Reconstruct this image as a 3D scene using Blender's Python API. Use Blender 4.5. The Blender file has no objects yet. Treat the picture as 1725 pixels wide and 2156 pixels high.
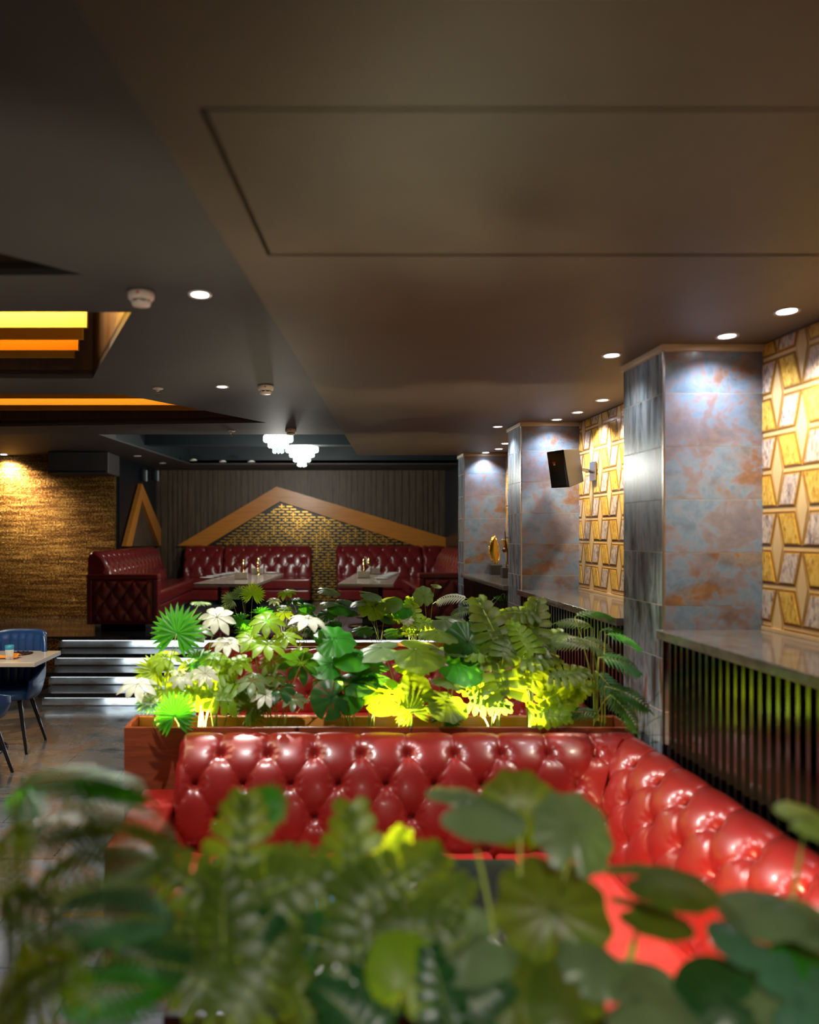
import bpy, bmesh, math, random
from mathutils import Vector, Matrix
from mathutils.geometry import tessellate_polygon
R = random.Random(7)
PI = math.pi
S = bpy.context.scene
C = S.collection
# ---------------------------------------------------------------- camera, world, exposure
F = 1500.0; PX, PY = 672.0, 1121.0; EYE = 2.2
cam = bpy.data.cameras.new('camera'); co = bpy.data.objects.new('camera', cam); C.objects.link(co)
co.location = (0, 0, EYE); co.rotation_euler = (PI/2, 0, 0)
cam.sensor_fit = 'VERTICAL'; cam.sensor_height = 36; cam.sensor_width = 36
cam.lens = F/2156*36; cam.shift_x = (862.5-PX)/2156; cam.shift_y = (PY-1078)/2156
cam.clip_start = .02
cam.dof.use_dof = True; cam.dof.focus_distance = 6.6; cam.dof.aperture_fstop = .85
S.camera = co
S.view_settings.view_transform = 'Standard'; S.view_settings.look = 'None'
S.view_settings.exposure = 0.0; S.view_settings.gamma = 1
S.cycles.use_denoising = True
S.cycles.max_bounces = 7; S.cycles.diffuse_bounces = 3; S.cycles.glossy_bounces = 3
S.cycles.transmission_bounces = 5; S.cycles.transparent_max_bounces = 6
S.cycles.sample_clamp_indirect = 4.0; S.cycles.caustics_reflective = False; S.cycles.caustics_refractive = False
W = bpy.data.worlds.new('world'); S.world = W; W.use_nodes = True
W.node_tree.nodes['Background'].inputs[0].default_value = (.7, .75, 1, 1)
W.node_tree.nodes['Background'].inputs[1].default_value = 0.0

def P(x, y, z):                       # a point seen at photo pixel (x, y) at depth z
    return Vector(((x-PX)*z/F, z, EYE-(y-PY)*z/F))

# ---------------------------------------------------------------- materials
MATS = {}
def mat(name, col, rough=.5, metal=0, spec=None, coat=0, emis=None, es=0, trans=0, ior=None):
    m = bpy.data.materials.new(name); m.use_nodes = True
    b = m.node_tree.nodes['Principled BSDF']
    b.inputs['Base Color'].default_value = (*col, 1); b.inputs['Roughness'].default_value = rough
    b.inputs['Metallic'].default_value = metal
    if spec is not None: b.inputs['Specular IOR Level'].default_value = spec
    if coat: b.inputs['Coat Weight'].default_value = coat; b.inputs['Coat Roughness'].default_value = .15
    if emis: b.inputs['Emission Color'].default_value = (*emis, 1); b.inputs['Emission Strength'].default_value = es
    if trans: b.inputs['Transmission Weight'].default_value = trans
    if ior: b.inputs['IOR'].default_value = ior
    MATS[name] = m
    return m
def nt(m): return m.node_tree, m.node_tree.nodes['Principled BSDF']
def node(t, kind, **kw):
    n = t.nodes.new(kind)
    for k, v in kw.items():
        if k in n.inputs: n.inputs[k].default_value = v
        else: setattr(n, k, v)
    return n
def noise_tex(t, scale=(1,1,1), ns=5, detail=4, rough=.5, dist=0, coord='Object', off=None):
    tc = node(t, 'ShaderNodeTexCoord'); mp = node(t, 'ShaderNodeMapping'); mp.inputs['Scale'].default_value = scale
    t.links.new(tc.outputs[coord], mp.inputs[0])
    n = node(t, 'ShaderNodeTexNoise'); n.inputs['Scale'].default_value = ns; n.inputs['Detail'].default_value = detail
    n.inputs['Roughness'].default_value = rough; n.inputs['Distortion'].default_value = dist
    if off is not None:
        va = node(t, 'ShaderNodeVectorMath', operation='ADD'); t.links.new(mp.outputs[0], va.inputs[0])
        vs = node(t, 'ShaderNodeVectorMath', operation='SCALE'); vs.inputs[0].default_value = (13, 27, 19)
        t.links.new(off, vs.inputs['Scale']); t.links.new(vs.outputs[0], va.inputs[1]); t.links.new(va.outputs[0], n.inputs['Vector'])
    else: t.links.new(mp.outputs[0], n.inputs['Vector'])
    return n
def ramp(t, src, stops, interp='LINEAR'):
    r = node(t, 'ShaderNodeValToRGB'); e = r.color_ramp; e.interpolation = interp
    while len(e.elements) < len(stops): e.elements.new(.5)
    for el, (p, c) in zip(e.elements, stops):
        el.position = p; el.color = (*c, 1) if len(c) == 3 else c
    t.links.new(src, r.inputs[0]); return r
def bump(t, b, src, strength=.3, dist=.01):
    n = node(t, 'ShaderNodeBump'); n.inputs['Strength'].default_value = strength; n.inputs['Distance'].default_value = dist
    t.links.new(src, n.inputs['Height']); t.links.new(n.outputs[0], b.inputs['Normal'])
def mottled(name, stops, scale=(1,1,1), ns=5, detail=5, rough=.5, metal=0, dist=0, bp=0, nr=.55, coat=0, spec=None):
    m = mat(name, (1,1,1), rough, metal, spec, coat); t, b = nt(m)
    n = noise_tex(t, scale, ns, detail, nr, dist)
    r = ramp(t, n.outputs[0], stops); t.links.new(r.outputs[0], b.inputs['Base Color'])
    if bp: bump(t, b, n.outputs[0], bp)
    return m
mottled('ceiling_brown', [(.3, (.075,.050,.030)), (.7, (.095,.064,.039))], ns=2, rough=.55)
mottled('ceiling_charcoal', [(.3, (.043,.039,.040)), (.7, (.055,.050,.051))], ns=2, rough=.6)
mat('ceiling_teal', (.006,.013,.017), .5)
mat('groove', (.01,.008,.006), .9)
mottled('coffer_brown', [(.3, (.05,.028,.018)), (.7, (.09,.045,.025))], scale=(6,6,.5), ns=4, rough=.45)
mat('gold_mirror', (.95,.55,.07), .28, .75)
mat('gold_satin', (.85,.5,.10), .35, 1)
mat('mosaic_gold', (.95,.52,.07), .30, .6)
mat('brass', (.8,.6,.22), .2, 1)
mat('copper', (.9,.35,.12), .25, 1)
mat('chrome', (.7,.7,.72), .18, 1)
mat('black', (.012,.012,.013), .4)
mat('black_gloss', (.012,.012,.014), .12)
mat('granite', (.02,.02,.022), .07, coat=.5)
mat('white_plastic', (.75,.66,.58), .45)
mat('lamp_trim', (.75,.68,.6), .35)
mat('lamp_lens', (1,1,1), .5, emis=(.95,.92,1), es=14)
mat('lamp_lens_dim', (.3,.33,.33), .5, emis=(.6,.8,.8), es=.12)
mat('led', (1,1,1), .5, emis=(.85,.95,1), es=2)
mat('cornice', (.62,.48,.33), .4)
mat('steel_edge', (.6,.55,.5), .25, 1)
mottled('wood_frame', [(.3, (.50,.17,.02)), (.7, (.66,.26,.04))], scale=(.4,6,6), ns=5, rough=.35, dist=.6)
mottled('mahogany', [(.3, (.17,.035,.012)), (.7, (.30,.065,.022))], scale=(1,12,14), ns=3, rough=.28, dist=.8, coat=.3)
mottled('orange_ply', [(.3, (.60,.22,.04)), (.7, (.75,.30,.06))], scale=(1,6,10), ns=3, rough=.4)
mottled('soil', [(.3, (.03,.02,.012)), (.7, (.07,.045,.03))], ns=60, rough=.9, bp=.6)
mottled('plank', [(.25, (.035,.024,.016)), (.75, (.15,.10,.06))], scale=(10,1,.6), ns=3, rough=.5, dist=1, bp=.2)
mat('slat_dark', (.010,.013,.018), .3)
m = mat('slat_fin', (.010,.008,.006), .16, coat=1)
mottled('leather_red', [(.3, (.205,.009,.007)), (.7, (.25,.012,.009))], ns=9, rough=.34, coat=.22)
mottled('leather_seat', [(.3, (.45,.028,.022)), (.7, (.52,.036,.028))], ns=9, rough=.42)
mottled('leather_wine', [(.3, (.17,.014,.016)), (.7, (.22,.019,.02))], ns=9, rough=.27, coat=.3)
mottled('leather_blue', [(.3, (.012,.048,.18)), (.7, (.018,.065,.24))], ns=9, rough=.3, coat=.3)
mottled('marble', [(.3, (.55,.47,.40)), (.7, (.66,.58,.50))], ns=4, rough=.10, coat=.4)
mat('china', (.75,.74,.72), .12)
mat('napkin', (.78,.74,.72), .8)
mat('napkin_orange', (.85,.28,.02), .7)
mat('acrylic', (.75,.6,.45), .1, trans=.6)
mat('glass', (.9,.95,1), .03, trans=1, ior=1.3)
mat('glass_blue', (.05,.35,.55), .05, trans=.7, ior=1.3)
mat('crystal', (.8,.95,1), .1, emis=(.80,1,.97), es=2.6)
mat('crystal_cool', (.5,.8,.9), .1, emis=(.45,.80,.85), es=.9)
mat('red_mark', (.8,.06,.02), .5); mat('white_mark', (.75,.75,.75), .5)
mat('leaf_gold', (1,.62,.12), .22, 1)
mat('bronze', (.12,.05,.03), .3, .8)
mat('plinth', (.035,.03,.025), .3)
mat('stem', (.30,.38,.05), .45)
mat('grout', (.55,.48,.42), .6)
# tiles: oxidised metal look, one random offset per tile
m = mat('oxide_tile', (1,1,1), .28); t, b = nt(m)
g = node(t, 'ShaderNodeNewGeometry')
n1 = noise_tex(t, (1,1,1), 5.0, 10, .78, .3, off=g.outputs['Random Per Island'])
n2 = noise_tex(t, (1,1,1.6), 1.7, 3, .5, .5, off=g.outputs['Random Per Island'])
r1 = ramp(t, n1.outputs[0], [(.40, (.09,.13,.18)), (.49, (.18,.24,.31)), (.512, (.26,.11,.055)), (.62, (.12,.05,.025))])
r2 = ramp(t, n2.outputs[0], [(.34, (.10,.09,.09)), (.43, (.17,.23,.31)), (.55, (.16,.21,.28)), (.61, (.17,.10,.06)), (.72, (.34,.17,.04))])
mx = node(t, 'ShaderNodeMix', data_type='RGBA'); mx.inputs[0].default_value = .5
t.links.new(r1.outputs[0], mx.inputs[6]); t.links.new(r2.outputs[0], mx.inputs[7]); t.links.new(mx.outputs[2], b.inputs['Base Color'])
rr = ramp(t, n1.outputs[0], [(.45, (.2,.2,.2)), (.6, (.42,.42,.42))]); t.links.new(rr.outputs[0], b.inputs['Roughness'])
# streaky variant on the pillar sides
m = mat('oxide_tile_side', (1,1,1), .24); t, b = nt(m); g = node(t, 'ShaderNodeNewGeometry')
n1 = noise_tex(t, (5,5,.8), 2.4, 7, .65, .6, off=g.outputs['Random Per Island'])
r1 = ramp(t, n1.outputs[0], [(.38, (.05,.04,.04)), (.46, (.12,.16,.20)), (.56, (.24,.29,.34)), (.64, (.15,.08,.05))])
t.links.new(r1.outputs[0], b.inputs['Base Color'])
# step risers
mottled('riser_stone', [(.35, (.26,.20,.16)), (.45, (.36,.36,.36)), (.6, (.50,.54,.56)), (.7, (.30,.22,.16))], scale=(1,1,2), ns=2.5, detail=7, rough=.35)
# floor: grey slate panels with rusty clouds
m = mat('floor_slate', (1,1,1), .22, coat=.2); t, b = nt(m)
n1 = noise_tex(t, (1,1.3,1), 1.1, 9, .66, .8)
r1 = ramp(t, n1.outputs[0], [(.36, (.055,.06,.072)), (.48, (.12,.13,.15)), (.56, (.13,.085,.062)), (.68, (.2,.19,.19))])
t.links.new(r1.outputs[0], b.inputs['Base Color'])
tc = node(t, 'ShaderNodeTexCoord'); bk = node(t, 'ShaderNodeTexBrick'); bk.inputs['Scale'].default_value = 1.0
bk.inputs['Brick Width'].default_value = 1.2; bk.inputs['Row Height'].default_value = .6; bk.inputs['Mortar Size'].default_value = .004
bk.inputs['Color1'].default_value = (1,1,1,1); bk.inputs['Color2'].default_value = (.9,.9,.9,1); bk.inputs['Mortar'].default_value = (.35,.3,.28,1)
t.links.new(tc.outputs['Object'], bk.inputs['Vector'])
mm = node(t, 'ShaderNodeMix', data_type='RGBA', blend_type='MULTIPLY'); mm.inputs[0].default_value = 1
t.links.new(r1.outputs[0], mm.inputs[6]); t.links.new(bk.outputs[0], mm.inputs[7]); t.links.new(mm.outputs[2], b.inputs['Base Color'])
rr = ramp(t, n1.outputs[0], [(.4, (.12,)*3), (.6, (.35,)*3)]); t.links.new(rr.outputs[0], b.inputs['Roughness'])
mottled('floor_upper', [(.35, (.10,.115,.13)), (.6, (.20,.215,.23))], ns=1.5, detail=6, rough=.14, coat=.3)
# ledge top: polished grey stone
mottled('ledge_stone', [(.35, (.10,.085,.075)), (.6, (.16,.14,.125))], ns=14, detail=8, rough=.09, coat=.5)
# glitter wallpaper
m = mat('glitter_gold', (1,1,1), .32, .75); t, b = nt(m)
n1 = noise_tex(t, (.9,1,15), 1.8, 6, .65, .5); n2 = noise_tex(t, (1,1,1.8), 40, 3, .6)
ma = node(t, 'ShaderNodeMath', operation='ADD'); mk = node(t, 'ShaderNodeMath', operation='MULTIPLY'); mk.inputs[1].default_value = .55; t.links.new(n1.outputs[0], mk.inputs[0])
t.links.new(mk.outputs[0], ma.inputs[0]); t.links.new(n2.outputs[0], ma.inputs[1])
r1 = ramp(t, ma.outputs[0], [(.0, (.035,.014,.004)), (.485, (.13,.055,.012)), (.535, (.50,.22,.035)), (.575, (1,.70,.22))])
ms = node(t, 'ShaderNodeMath', operation='MULTIPLY'); ms.inputs[1].default_value = .645; t.links.new(ma.outputs[0], ms.inputs[0])
t.links.new(ms.outputs[0], r1.inputs[0]); t.links.new(r1.outputs[0], b.inputs['Base Color']); bump(t, b, n2.outputs[0], .8, .02)
# gilded panel colours
mottled('panel_cream', [(.3, (.70,.45,.20)), (.7, (.80,.55,.27))], ns=5, rough=.22, coat=.4)
mat('panel_gold_line', (.75,.36,.02), .25, .2); mat('panel_brown_line', (.10,.055,.045), .3)
mottled('panel_amber', [(.34, (.32,.14,.02)), (.44, (.72,.38,.04)), (.60, (.85,.54,.11))], scale=(1,9,3), ns=6, detail=7, rough=.16, dist=1.2, coat=.5)
mottled('panel_lilac', [(.34, (.20,.14,.13)), (.45, (.50,.37,.30)), (.60, (.80,.63,.48))], scale=(1,9,3), ns=6, detail=7, rough=.16, dist=1.2, coat=.5)
# leaves
def leafmat(name, col, tcol, rough=.38, tw=.4):
    m = mat(name, col, rough, spec=.32); t, b = nt(m); out = t.nodes['Material Output']
    n = noise_tex(t, (1,1,1), 8, 3); r = ramp(t, n.outputs[0], [(.3, tuple(c*.75 for c in col)), (.7, tuple(min(1, c*1.25) for c in col))])
    t.links.new(r.outputs[0], b.inputs['Base Color'])
    tr = node(t, 'ShaderNodeBsdfTranslucent'); tr.inputs[0].default_value = (*tcol, 1)
    mx = node(t, 'ShaderNodeMixShader'); mx.inputs[0].default_value = tw
    t.links.new(b.outputs[0], mx.inputs[1]); t.links.new(tr.outputs[0], mx.inputs[2]); t.links.new(mx.outputs[0], out.inputs[0])
for n_ in ('glass', 'glass_blue'):
    b = MATS[n_].node_tree.nodes['Principled BSDF']; b.inputs['Transmission Weight'].default_value = 0; b.inputs['Alpha'].default_value = .28 if n_ == 'glass' else .7
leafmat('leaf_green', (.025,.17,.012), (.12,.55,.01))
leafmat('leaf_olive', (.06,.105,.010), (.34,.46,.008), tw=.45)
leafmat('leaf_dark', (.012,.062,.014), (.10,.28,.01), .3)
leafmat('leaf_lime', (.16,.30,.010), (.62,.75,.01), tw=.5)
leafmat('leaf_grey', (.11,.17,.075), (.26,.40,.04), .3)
leafmat('leaf_lit_pale', (.62,.64,.52), (.55,.60,.25), .3)  # white of downlit leaves put into the leaf colour
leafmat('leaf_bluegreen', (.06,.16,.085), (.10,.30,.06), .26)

# ---------------------------------------------------------------- mesh helpers
class MB:
    def __init__(s): s.v = []; s.f = []; s.mi = []
    def add(s, vs, fs, mi=0):
        o = len(s.v); s.v += [tuple(v) for v in vs]; s.f += [tuple(i+o for i in f) for f in fs]; s.mi += [mi]*len(fs); return s
    def box(s, x0, x1, y0, y1, z0, z1, mi=0, M=None):
        v = [(x, y, z) for z in (z0, z1) for y in (y0, y1) for x in (x0, x1)]
        if M: v = [M @ Vector(p) for p in v]
        return s.add(v, [(0,2,3,1), (4,5,7,6), (0,1,5,4), (2,6,7,3), (0,4,6,2), (1,3,7,5)], mi)
    def prism(s, poly, z0, z1, mi=0):          # poly [(x,y)] extruded in z
        n = len(poly); v = [(x, y, z0) for x, y in poly] + [(x, y, z1) for x, y in poly]
        return s.add(v, [tuple(range(n))[::-1], tuple(range(n, 2*n))] + [(i, (i+1) % n, (i+1) % n+n, i+n) for i in range(n)], mi)
    def prism_y(s, poly, y0, y1, mi=0):        # poly [(x,z)] extruded in y
        n = len(poly); v = [(x, y0, z) for x, z in poly] + [(x, y1, z) for x, z in poly]
        return s.add(v, [tuple(range(n)), tuple(range(n, 2*n))[::-1]] + [(i, i+n, (i+1) % n+n, (i+1) % n) for i in range(n)], mi)
    def lathe(s, prof, n=24, c=(0,0,0), mi=0):  # prof [(r,z)]
        v = []; f = []; m_ = len(prof)
        for i in range(n):
            a = 2*PI*i/n
            for r, z in prof: v.append((c[0]+r*math.cos(a), c[1]+r*math.sin(a), c[2]+z))
        for i in range(n):
            j = (i+1) % n
            for k in range(m_-1): f.append((i*m_+k, j*m_+k, j*m_+k+1, i*m_+k+1))
        return s.add(v, f, mi)
    def tube(s, pts, r, n=6, mi=0, r1=None):
        pts = [Vector(p) for p in pts]; v = []; f = []; m_ = len(pts)
        for i, p in enumerate(pts):
            d = (pts[min(i+1, m_-1)]-pts[max(i-1, 0)]).normalized()
            a = d.cross(Vector((0,0,1)) if abs(d.z) < .9 else Vector((1,0,0))).normalized(); b_ = d.cross(a)
            rr = r if r1 is None else r+(r1-r)*i/(m_-1)
            for k in range(n):
                th = 2*PI*k/n; v.append(p+a*rr*math.cos(th)+b_*rr*math.sin(th))
        for i in range(m_-1):
            for k in range(n):
                f.append((i*n+k, i*n+(k+1) % n, (i+1)*n+(k+1) % n, (i+1)*n+k))
        f.append(tuple(range(n))[::-1]); f.append(tuple((m_-1)*n+k for k in range(n)))
        return s.add(v, f, mi)
    def grid(s, fn, nu, nv, mi=0):
        v = [fn(i/nu, j/nv) for j in range(nv+1) for i in range(nu+1)]
        f = [(j*(nu+1)+i, j*(nu+1)+i+1, (j+1)*(nu+1)+i+1, (j+1)*(nu+1)+i) for j in range(nv) for i in range(nu)]
        return s.add(v, f, mi)
    def build(s, name, mats, parent=None, smooth=False, bevel=0, seg=3, solid=0, loc=None, rot=None):
        me = bpy.data.meshes.new(name); me.from_pydata(s.v, [], s.f)
        if isinstance(mats, str): mats = [mats]
        for m_ in mats: me.materials.append(MATS[m_])
        for p, i in zip(me.polygons, s.mi): p.material_index = i; p.use_smooth = smooth
        me.validate(); me.update()
        o = bpy.data.objects.new(name, me); C.objects.link(o)
        if parent: o.parent = parent
        if loc: o.location = loc
        if rot: o.rotation_euler = rot
        if solid:
            md = o.modifiers.new('solid', 'SOLIDIFY'); md.thickness = solid; md.offset = 0
        if bevel:
            md = o.modifiers.new('bevel', 'BEVEL'); md.width = bevel; md.segments = seg; md.limit_method = 'ANGLE'; md.angle_limit = .7
            for p in me.polygons: p.use_smooth = True
            wn = o.modifiers.new('wn', 'WEIGHTED_NORMAL'); wn.keep_sharp = True
        return o
def empty(name, label, cat, loc=(0,0,0), rz=0, group=None, scale=1):
    o = bpy.data.objects.new(name, None); C.objects.link(o); o.location = loc; o.rotation_euler = (0,0,rz); o.scale = (scale,)*3
    o.empty_display_size = .1; o['label'] = label; o['category'] = cat
    group = group or GROUPS.get(name)
    if group: o['group'] = group
    return o
GROUPS = {'downlight': 'recessed ceiling downlights', 'smoke_detector': 'smoke detectors on the ceiling', 'ceiling_sprinkler': 'ceiling sprinklers',
 'tiled_pillar': 'tiled pillars along the right wall', 'geometric_panel': 'gold geometric wall panels', 'ledge_cabinet': 'stone ledges over dark slats',
 'step': 'lit steps up to the platform', 'planter_box': 'mahogany planter boxes', 'spike_spotlight': 'small spotlights in the planters', 'booth_sofa': 'red corner booth sofas',
 'banquette': 'wine red sofas on the platform', 'brass_table_lamp': 'brass lamps on the platform tables', 'napkin_holder': 'napkin holders on the platform tables',
 'armchair': 'blue armchairs at the left table', 'gold_baffle_light': 'gold baffles in the ceiling recesses', 'crystal_chandelier': 'crystal chandeliers', 'wall_hook_lamp': 'dim wall lamps'}
def tag(o, label, cat, group=None):
    o['label'] = label; o['category'] = cat
    if group: o['group'] = group
    return o
def struct(o): o['kind'] = 'structure'; return o
def dup(root, label, loc=None, rz=None):
    r = root.copy(); C.objects.link(r); r['label'] = label
    if loc is not None: r.location = loc
    if rz is not None: r.rotation_euler = (0,0,rz)
    for ch in list(root.children):
        c = ch.copy(); C.objects.link(c); c.parent = r
        for g_ in list(ch.children):
            d = g_.copy(); C.objects.link(d); d.parent = c
    return r
def spot(parent, loc, watts, col=(1,.9,.8), size=110, blend=.6, rad=.03, aim=None):
    l = bpy.data.lights.new('lamp_light', 'SPOT'); l.energy = watts; l.color = col; l.spot_size = math.radians(size); l.spot_blend = blend; l.shadow_soft_size = rad
    o = bpy.data.objects.new('lamp_light', l); C.objects.link(o); o.parent = parent; o.location = loc
    if aim: o.rotation_euler = Vector(aim).to_track_quat('-Z', 'Y').to_euler()
    return o
def point(parent, loc, watts, col, rad=.05):
    l = bpy.data.lights.new('lamp_light', 'POINT'); l.energy = watts; l.color = col; l.shadow_soft_size = rad
    o = bpy.data.objects.new('lamp_light', l); C.objects.link(o); o.parent = parent; o.location = loc; return o
def area(parent, loc, watts, col, sx, sy, aim=(0,0,-1)):
    l = bpy.data.lights.new('lamp_light', 'AREA'); l.energy = watts; l.color = col; l.shape = 'RECTANGLE'; l.size = sx; l.size_y = sy
    o = bpy.data.objects.new('lamp_light', l); C.objects.link(o); o.parent = parent; o.location = loc
    o.rotation_euler = Vector(aim).to_track_quat('-Z', 'Y').to_euler(); return o

# ================================================================ STRUCTURE
ZS = EYE+1.06; ZM = EYE+1.10; ZF = EYE+1.36; ZT = EYE+1.78; PLAT = EYE-1.5
def sx(y): return -.657+.121*y        # left edge of the brown soffit
XW = 2.506; XP = 1.944                # panelled wall plane, pillar face plane
YB = 15.6                             # far wall
struct(MB().box(-9, 3.2, -2.5, 16, -.1, 0).build('floor', 'floor_slate'))
# brown soffit with the access hatch as real slots
g1, g2 = 1.79, 2.72
hx0, hx1 = -.30, 2.2
sl = .010
o = MB()
def sof(poly, z0=ZS, z1=ZS+.1, mi=0): o.prism(poly, z0, z1, mi)
A = lambda y: -.29+(y-g1)*.11          # left slot of the hatch
sof([(sx(-2.5), -2.5), (3.0, -2.5), (3.0, g1-sl), (A(g1)-sl, g1-sl), (sx(g1-sl), g1-sl)])
sof([(sx(g1-sl), g1-sl), (A(g1)-sl, g1-sl), (A(g2)-sl, g2+sl), (sx(g2+sl), g2+sl)])
sof([(sx(g2+sl), g2+sl), (3.0, g2+sl), (3.0, 9.78), (sx(9.78), 9.78)])
sof([(A(g1)+sl*.4, g1+sl*.2), (3.0, g1+sl*.2), (3.0, g2-sl*.2), (A(g2)+sl*.4, g2-sl*.2)], ZS+.002)
o.prism([(sx(g1)+.02, g1-.1), (3, g1-.1), (3, g2+.1), (sx(g2)+.02, g2+.1)], ZS+.06, ZS+.12, 1)
struct(o.build('ceiling_soffit', ['ceiling_brown', 'groove']))
# main ceiling with three coffer openings
C1 = [(-.94, 3.56), (-1.62, 5.09), (-4.2, 5.05), (-5.0, 3.56)]
C2 = [(-1.58, 5.67), (-.53, 7.14), (-3.3, 7.40), (-5.6, 7.40), (-5.6, 5.63)]
C3 = [(-1.007, 3.04), (-1.37, 3.05), (-5.0, 3.06), (-5.0, 1.4), (-2.4, 1.75)]
outer = [(-9, -2.5), (sx(-2.5)+.02, -2.5), (sx(8)+.02, 8.0), (-9, 8.0)]
o = MB()
polys = [[Vector((x, y, 0)) for x, y in pl] for pl in (outer, C1, C2, C3)]
flat = [p for pl in polys for p in pl]
tris = tessellate_polygon(polys)
o.add([(p.x, p.y, ZM) for p in flat], tris)
o.add([(p.x, p.y, ZM+.06) for p in flat], tris)
for pl in polys:
    n = len(pl); o.add([(p.x, p.y, z) for z in (ZM, ZM+.06) for p in pl], [(i, (i+1) % n, (i+1) % n+n, i+n) for i in range(n)])
struct(o.build('ceiling_main', 'ceiling_charcoal'))
# coffer recesses (sides and top) + gold baffles inside
def recess(pl, h, name):
    q = MB(); n = len(pl)
    q.add([(x, y, z) for z in (ZM+.03, ZM+h) for x, y in pl], [(i, (i+1) % n, (i+1) % n+n, i+n) for i in range(n)])
    q.add([(x, y, ZM+h) for x, y in pl], [tuple(range(n))])
    return struct(q.build(name, 'coffer_brown'))
recess(C1, .75, 'ceiling_recess_near'); recess(C2, .75, 'ceiling_recess_far'); recess(C3, .75, 'ceiling_recess_corner')
lab = ['nearest and brightest gold baffle', 'second gold baffle', 'third, darker gold baffle', 'lowest thin bright gold baffle']
t0 = empty('gold_baffle_light', 'stepped gold mirror baffles hanging in the near ceiling recess at left', 'ceiling light', (-2.7, 4.3, ZM))
for k, (y, x1) in enumerate([(4.18, -1.36), (4.43, -1.468), (4.70, -1.586), (4.89, -1.68)]):
    q = MB(); q.box(-4.4+2.7, x1+2.7, y-4.3-.012, y-4.3+.012, .10, .62)
    q.build('baffle', 'gold_mirror', t0)
area(t0, (.0, -.55, .5), 120, (1,.84,.5), 2.6, .1, (0, 1, -.3)); area(t0, (0, .35, .6), 30, (1,.84,.5), 2.6, .1, (0, -1, -.4))
t0 = empty('gold_baffle_light', 'long gold baffles running across the far triangular ceiling recess', 'ceiling light', (-3, 6.5, ZM))
for k, (y, x1) in enumerate([(6.10, -1.18), (6.38, -.98), (6.72, -.76), (7.0, -.56)]):
    q = MB(); q.box(-5.2+3, x1-.12+3, y-6.5-.012, y-6.5+.012, .10, .62)
    q.build('baffle', 'gold_mirror', t0)
area(t0, (.3, -.75, .5), 80, (1,.84,.5), 3.2, .1, (0, 1, -.3)); area(t0, (.3, .0, .6), 45, (1,.84,.5), 3.2, .1, (0, 1, -.6))
# far ceiling with the raised dark tray
o = MB()
o.prism([(-9, 7.9), (-3.25, 7.9), (-3.0, 10.56), (-2.57, 14.2), (3.2, 14.2), (3.2, 15.7), (-9, 15.7)], ZF, ZF+.08)
struct(o.build('ceiling_far', 'ceiling_charcoal'))
o = MB()
o.prism([(-3.35, 7.9), (3.2, 7.9), (3.2, 14.4), (-2.7, 14.4)], ZT, ZT+.06)
def wallseg(a, b_, z0, z1, th=.04):
    d = Vector((b_[0]-a[0], b_[1]-a[1])).normalized(); n = Vector((-d.y, d.x))*th/2
    o.prism([(a[0]-n.x, a[1]-n.y), (b_[0]-n.x, b_[1]-n.y), (b_[0]+n.x, b_[1]+n.y), (a[0]+n.x, a[1]+n.y)], z0, z1)
wallseg((-3.27, 8.0), (-3.02, 10.56), ZF+.02, ZT); wallseg((-3.02, 10.56), (-2.59, 14.2), ZF+.02, ZT); wallseg((-2.6, 14.22), (3.2, 14.22), ZF+.02, ZT)
wallseg((-3.3, 8.02), (3.2, 8.02), ZM+.06, ZT+.02); 
struct(o.build('ceiling_tray', 'ceiling_teal'))
struct(MB().box(-2.9, 3.1, 11.7, 11.95, EYE+1.44, ZT).build('ceiling_beam', 'ceiling_teal'))
# walls
struct(MB().box(XW+.02, 3.0, -2.5, 9.95, 0, ZS+.1).build('wall_right', 'panel_cream'))
struct(MB().box(2.75, 3.0, 9.95, 15.7, 0, ZT).build('wall_right_far', 'slat_dark'))
struct(MB().box(-9, 3.0, -2.6, -2.5, 0, 4).build('wall_front', 'ceiling_charcoal'))
struct(MB().box(-9.1, -9, -2.5, 15.7, 0, 4).build('wall_left', 'ceiling_charcoal'))
# far wall of vertical planks
o = MB(); o.box(-3.7, 3.0, YB+.02, YB+.1, PLAT, ZT); x = -3.6
while x < 2.8:
    w = R.choice([.085, .10, .12, .14]); o.box(x, x+w, YB-.005*R.random(), YB+.03, PLAT, ZF+.05); x += w+.02
struct(o.build('wall_back', 'plank'))
# slatted left wall of the upper area
o = MB(); o.box(-3.72, -3.6, 12.7, YB+.1, PLAT, ZF); y = 12.72
while y < YB:
    o.box(-3.6, -3.56, y, y+.06, PLAT, ZF); y += .10
struct(o.build('wall_slatted', 'slat_dark'))
struct(MB().box(-9, -3.62, 12.6, 12.7, 0, ZF+.02).build('wall_glitter', 'glitter_gold'))
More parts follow.
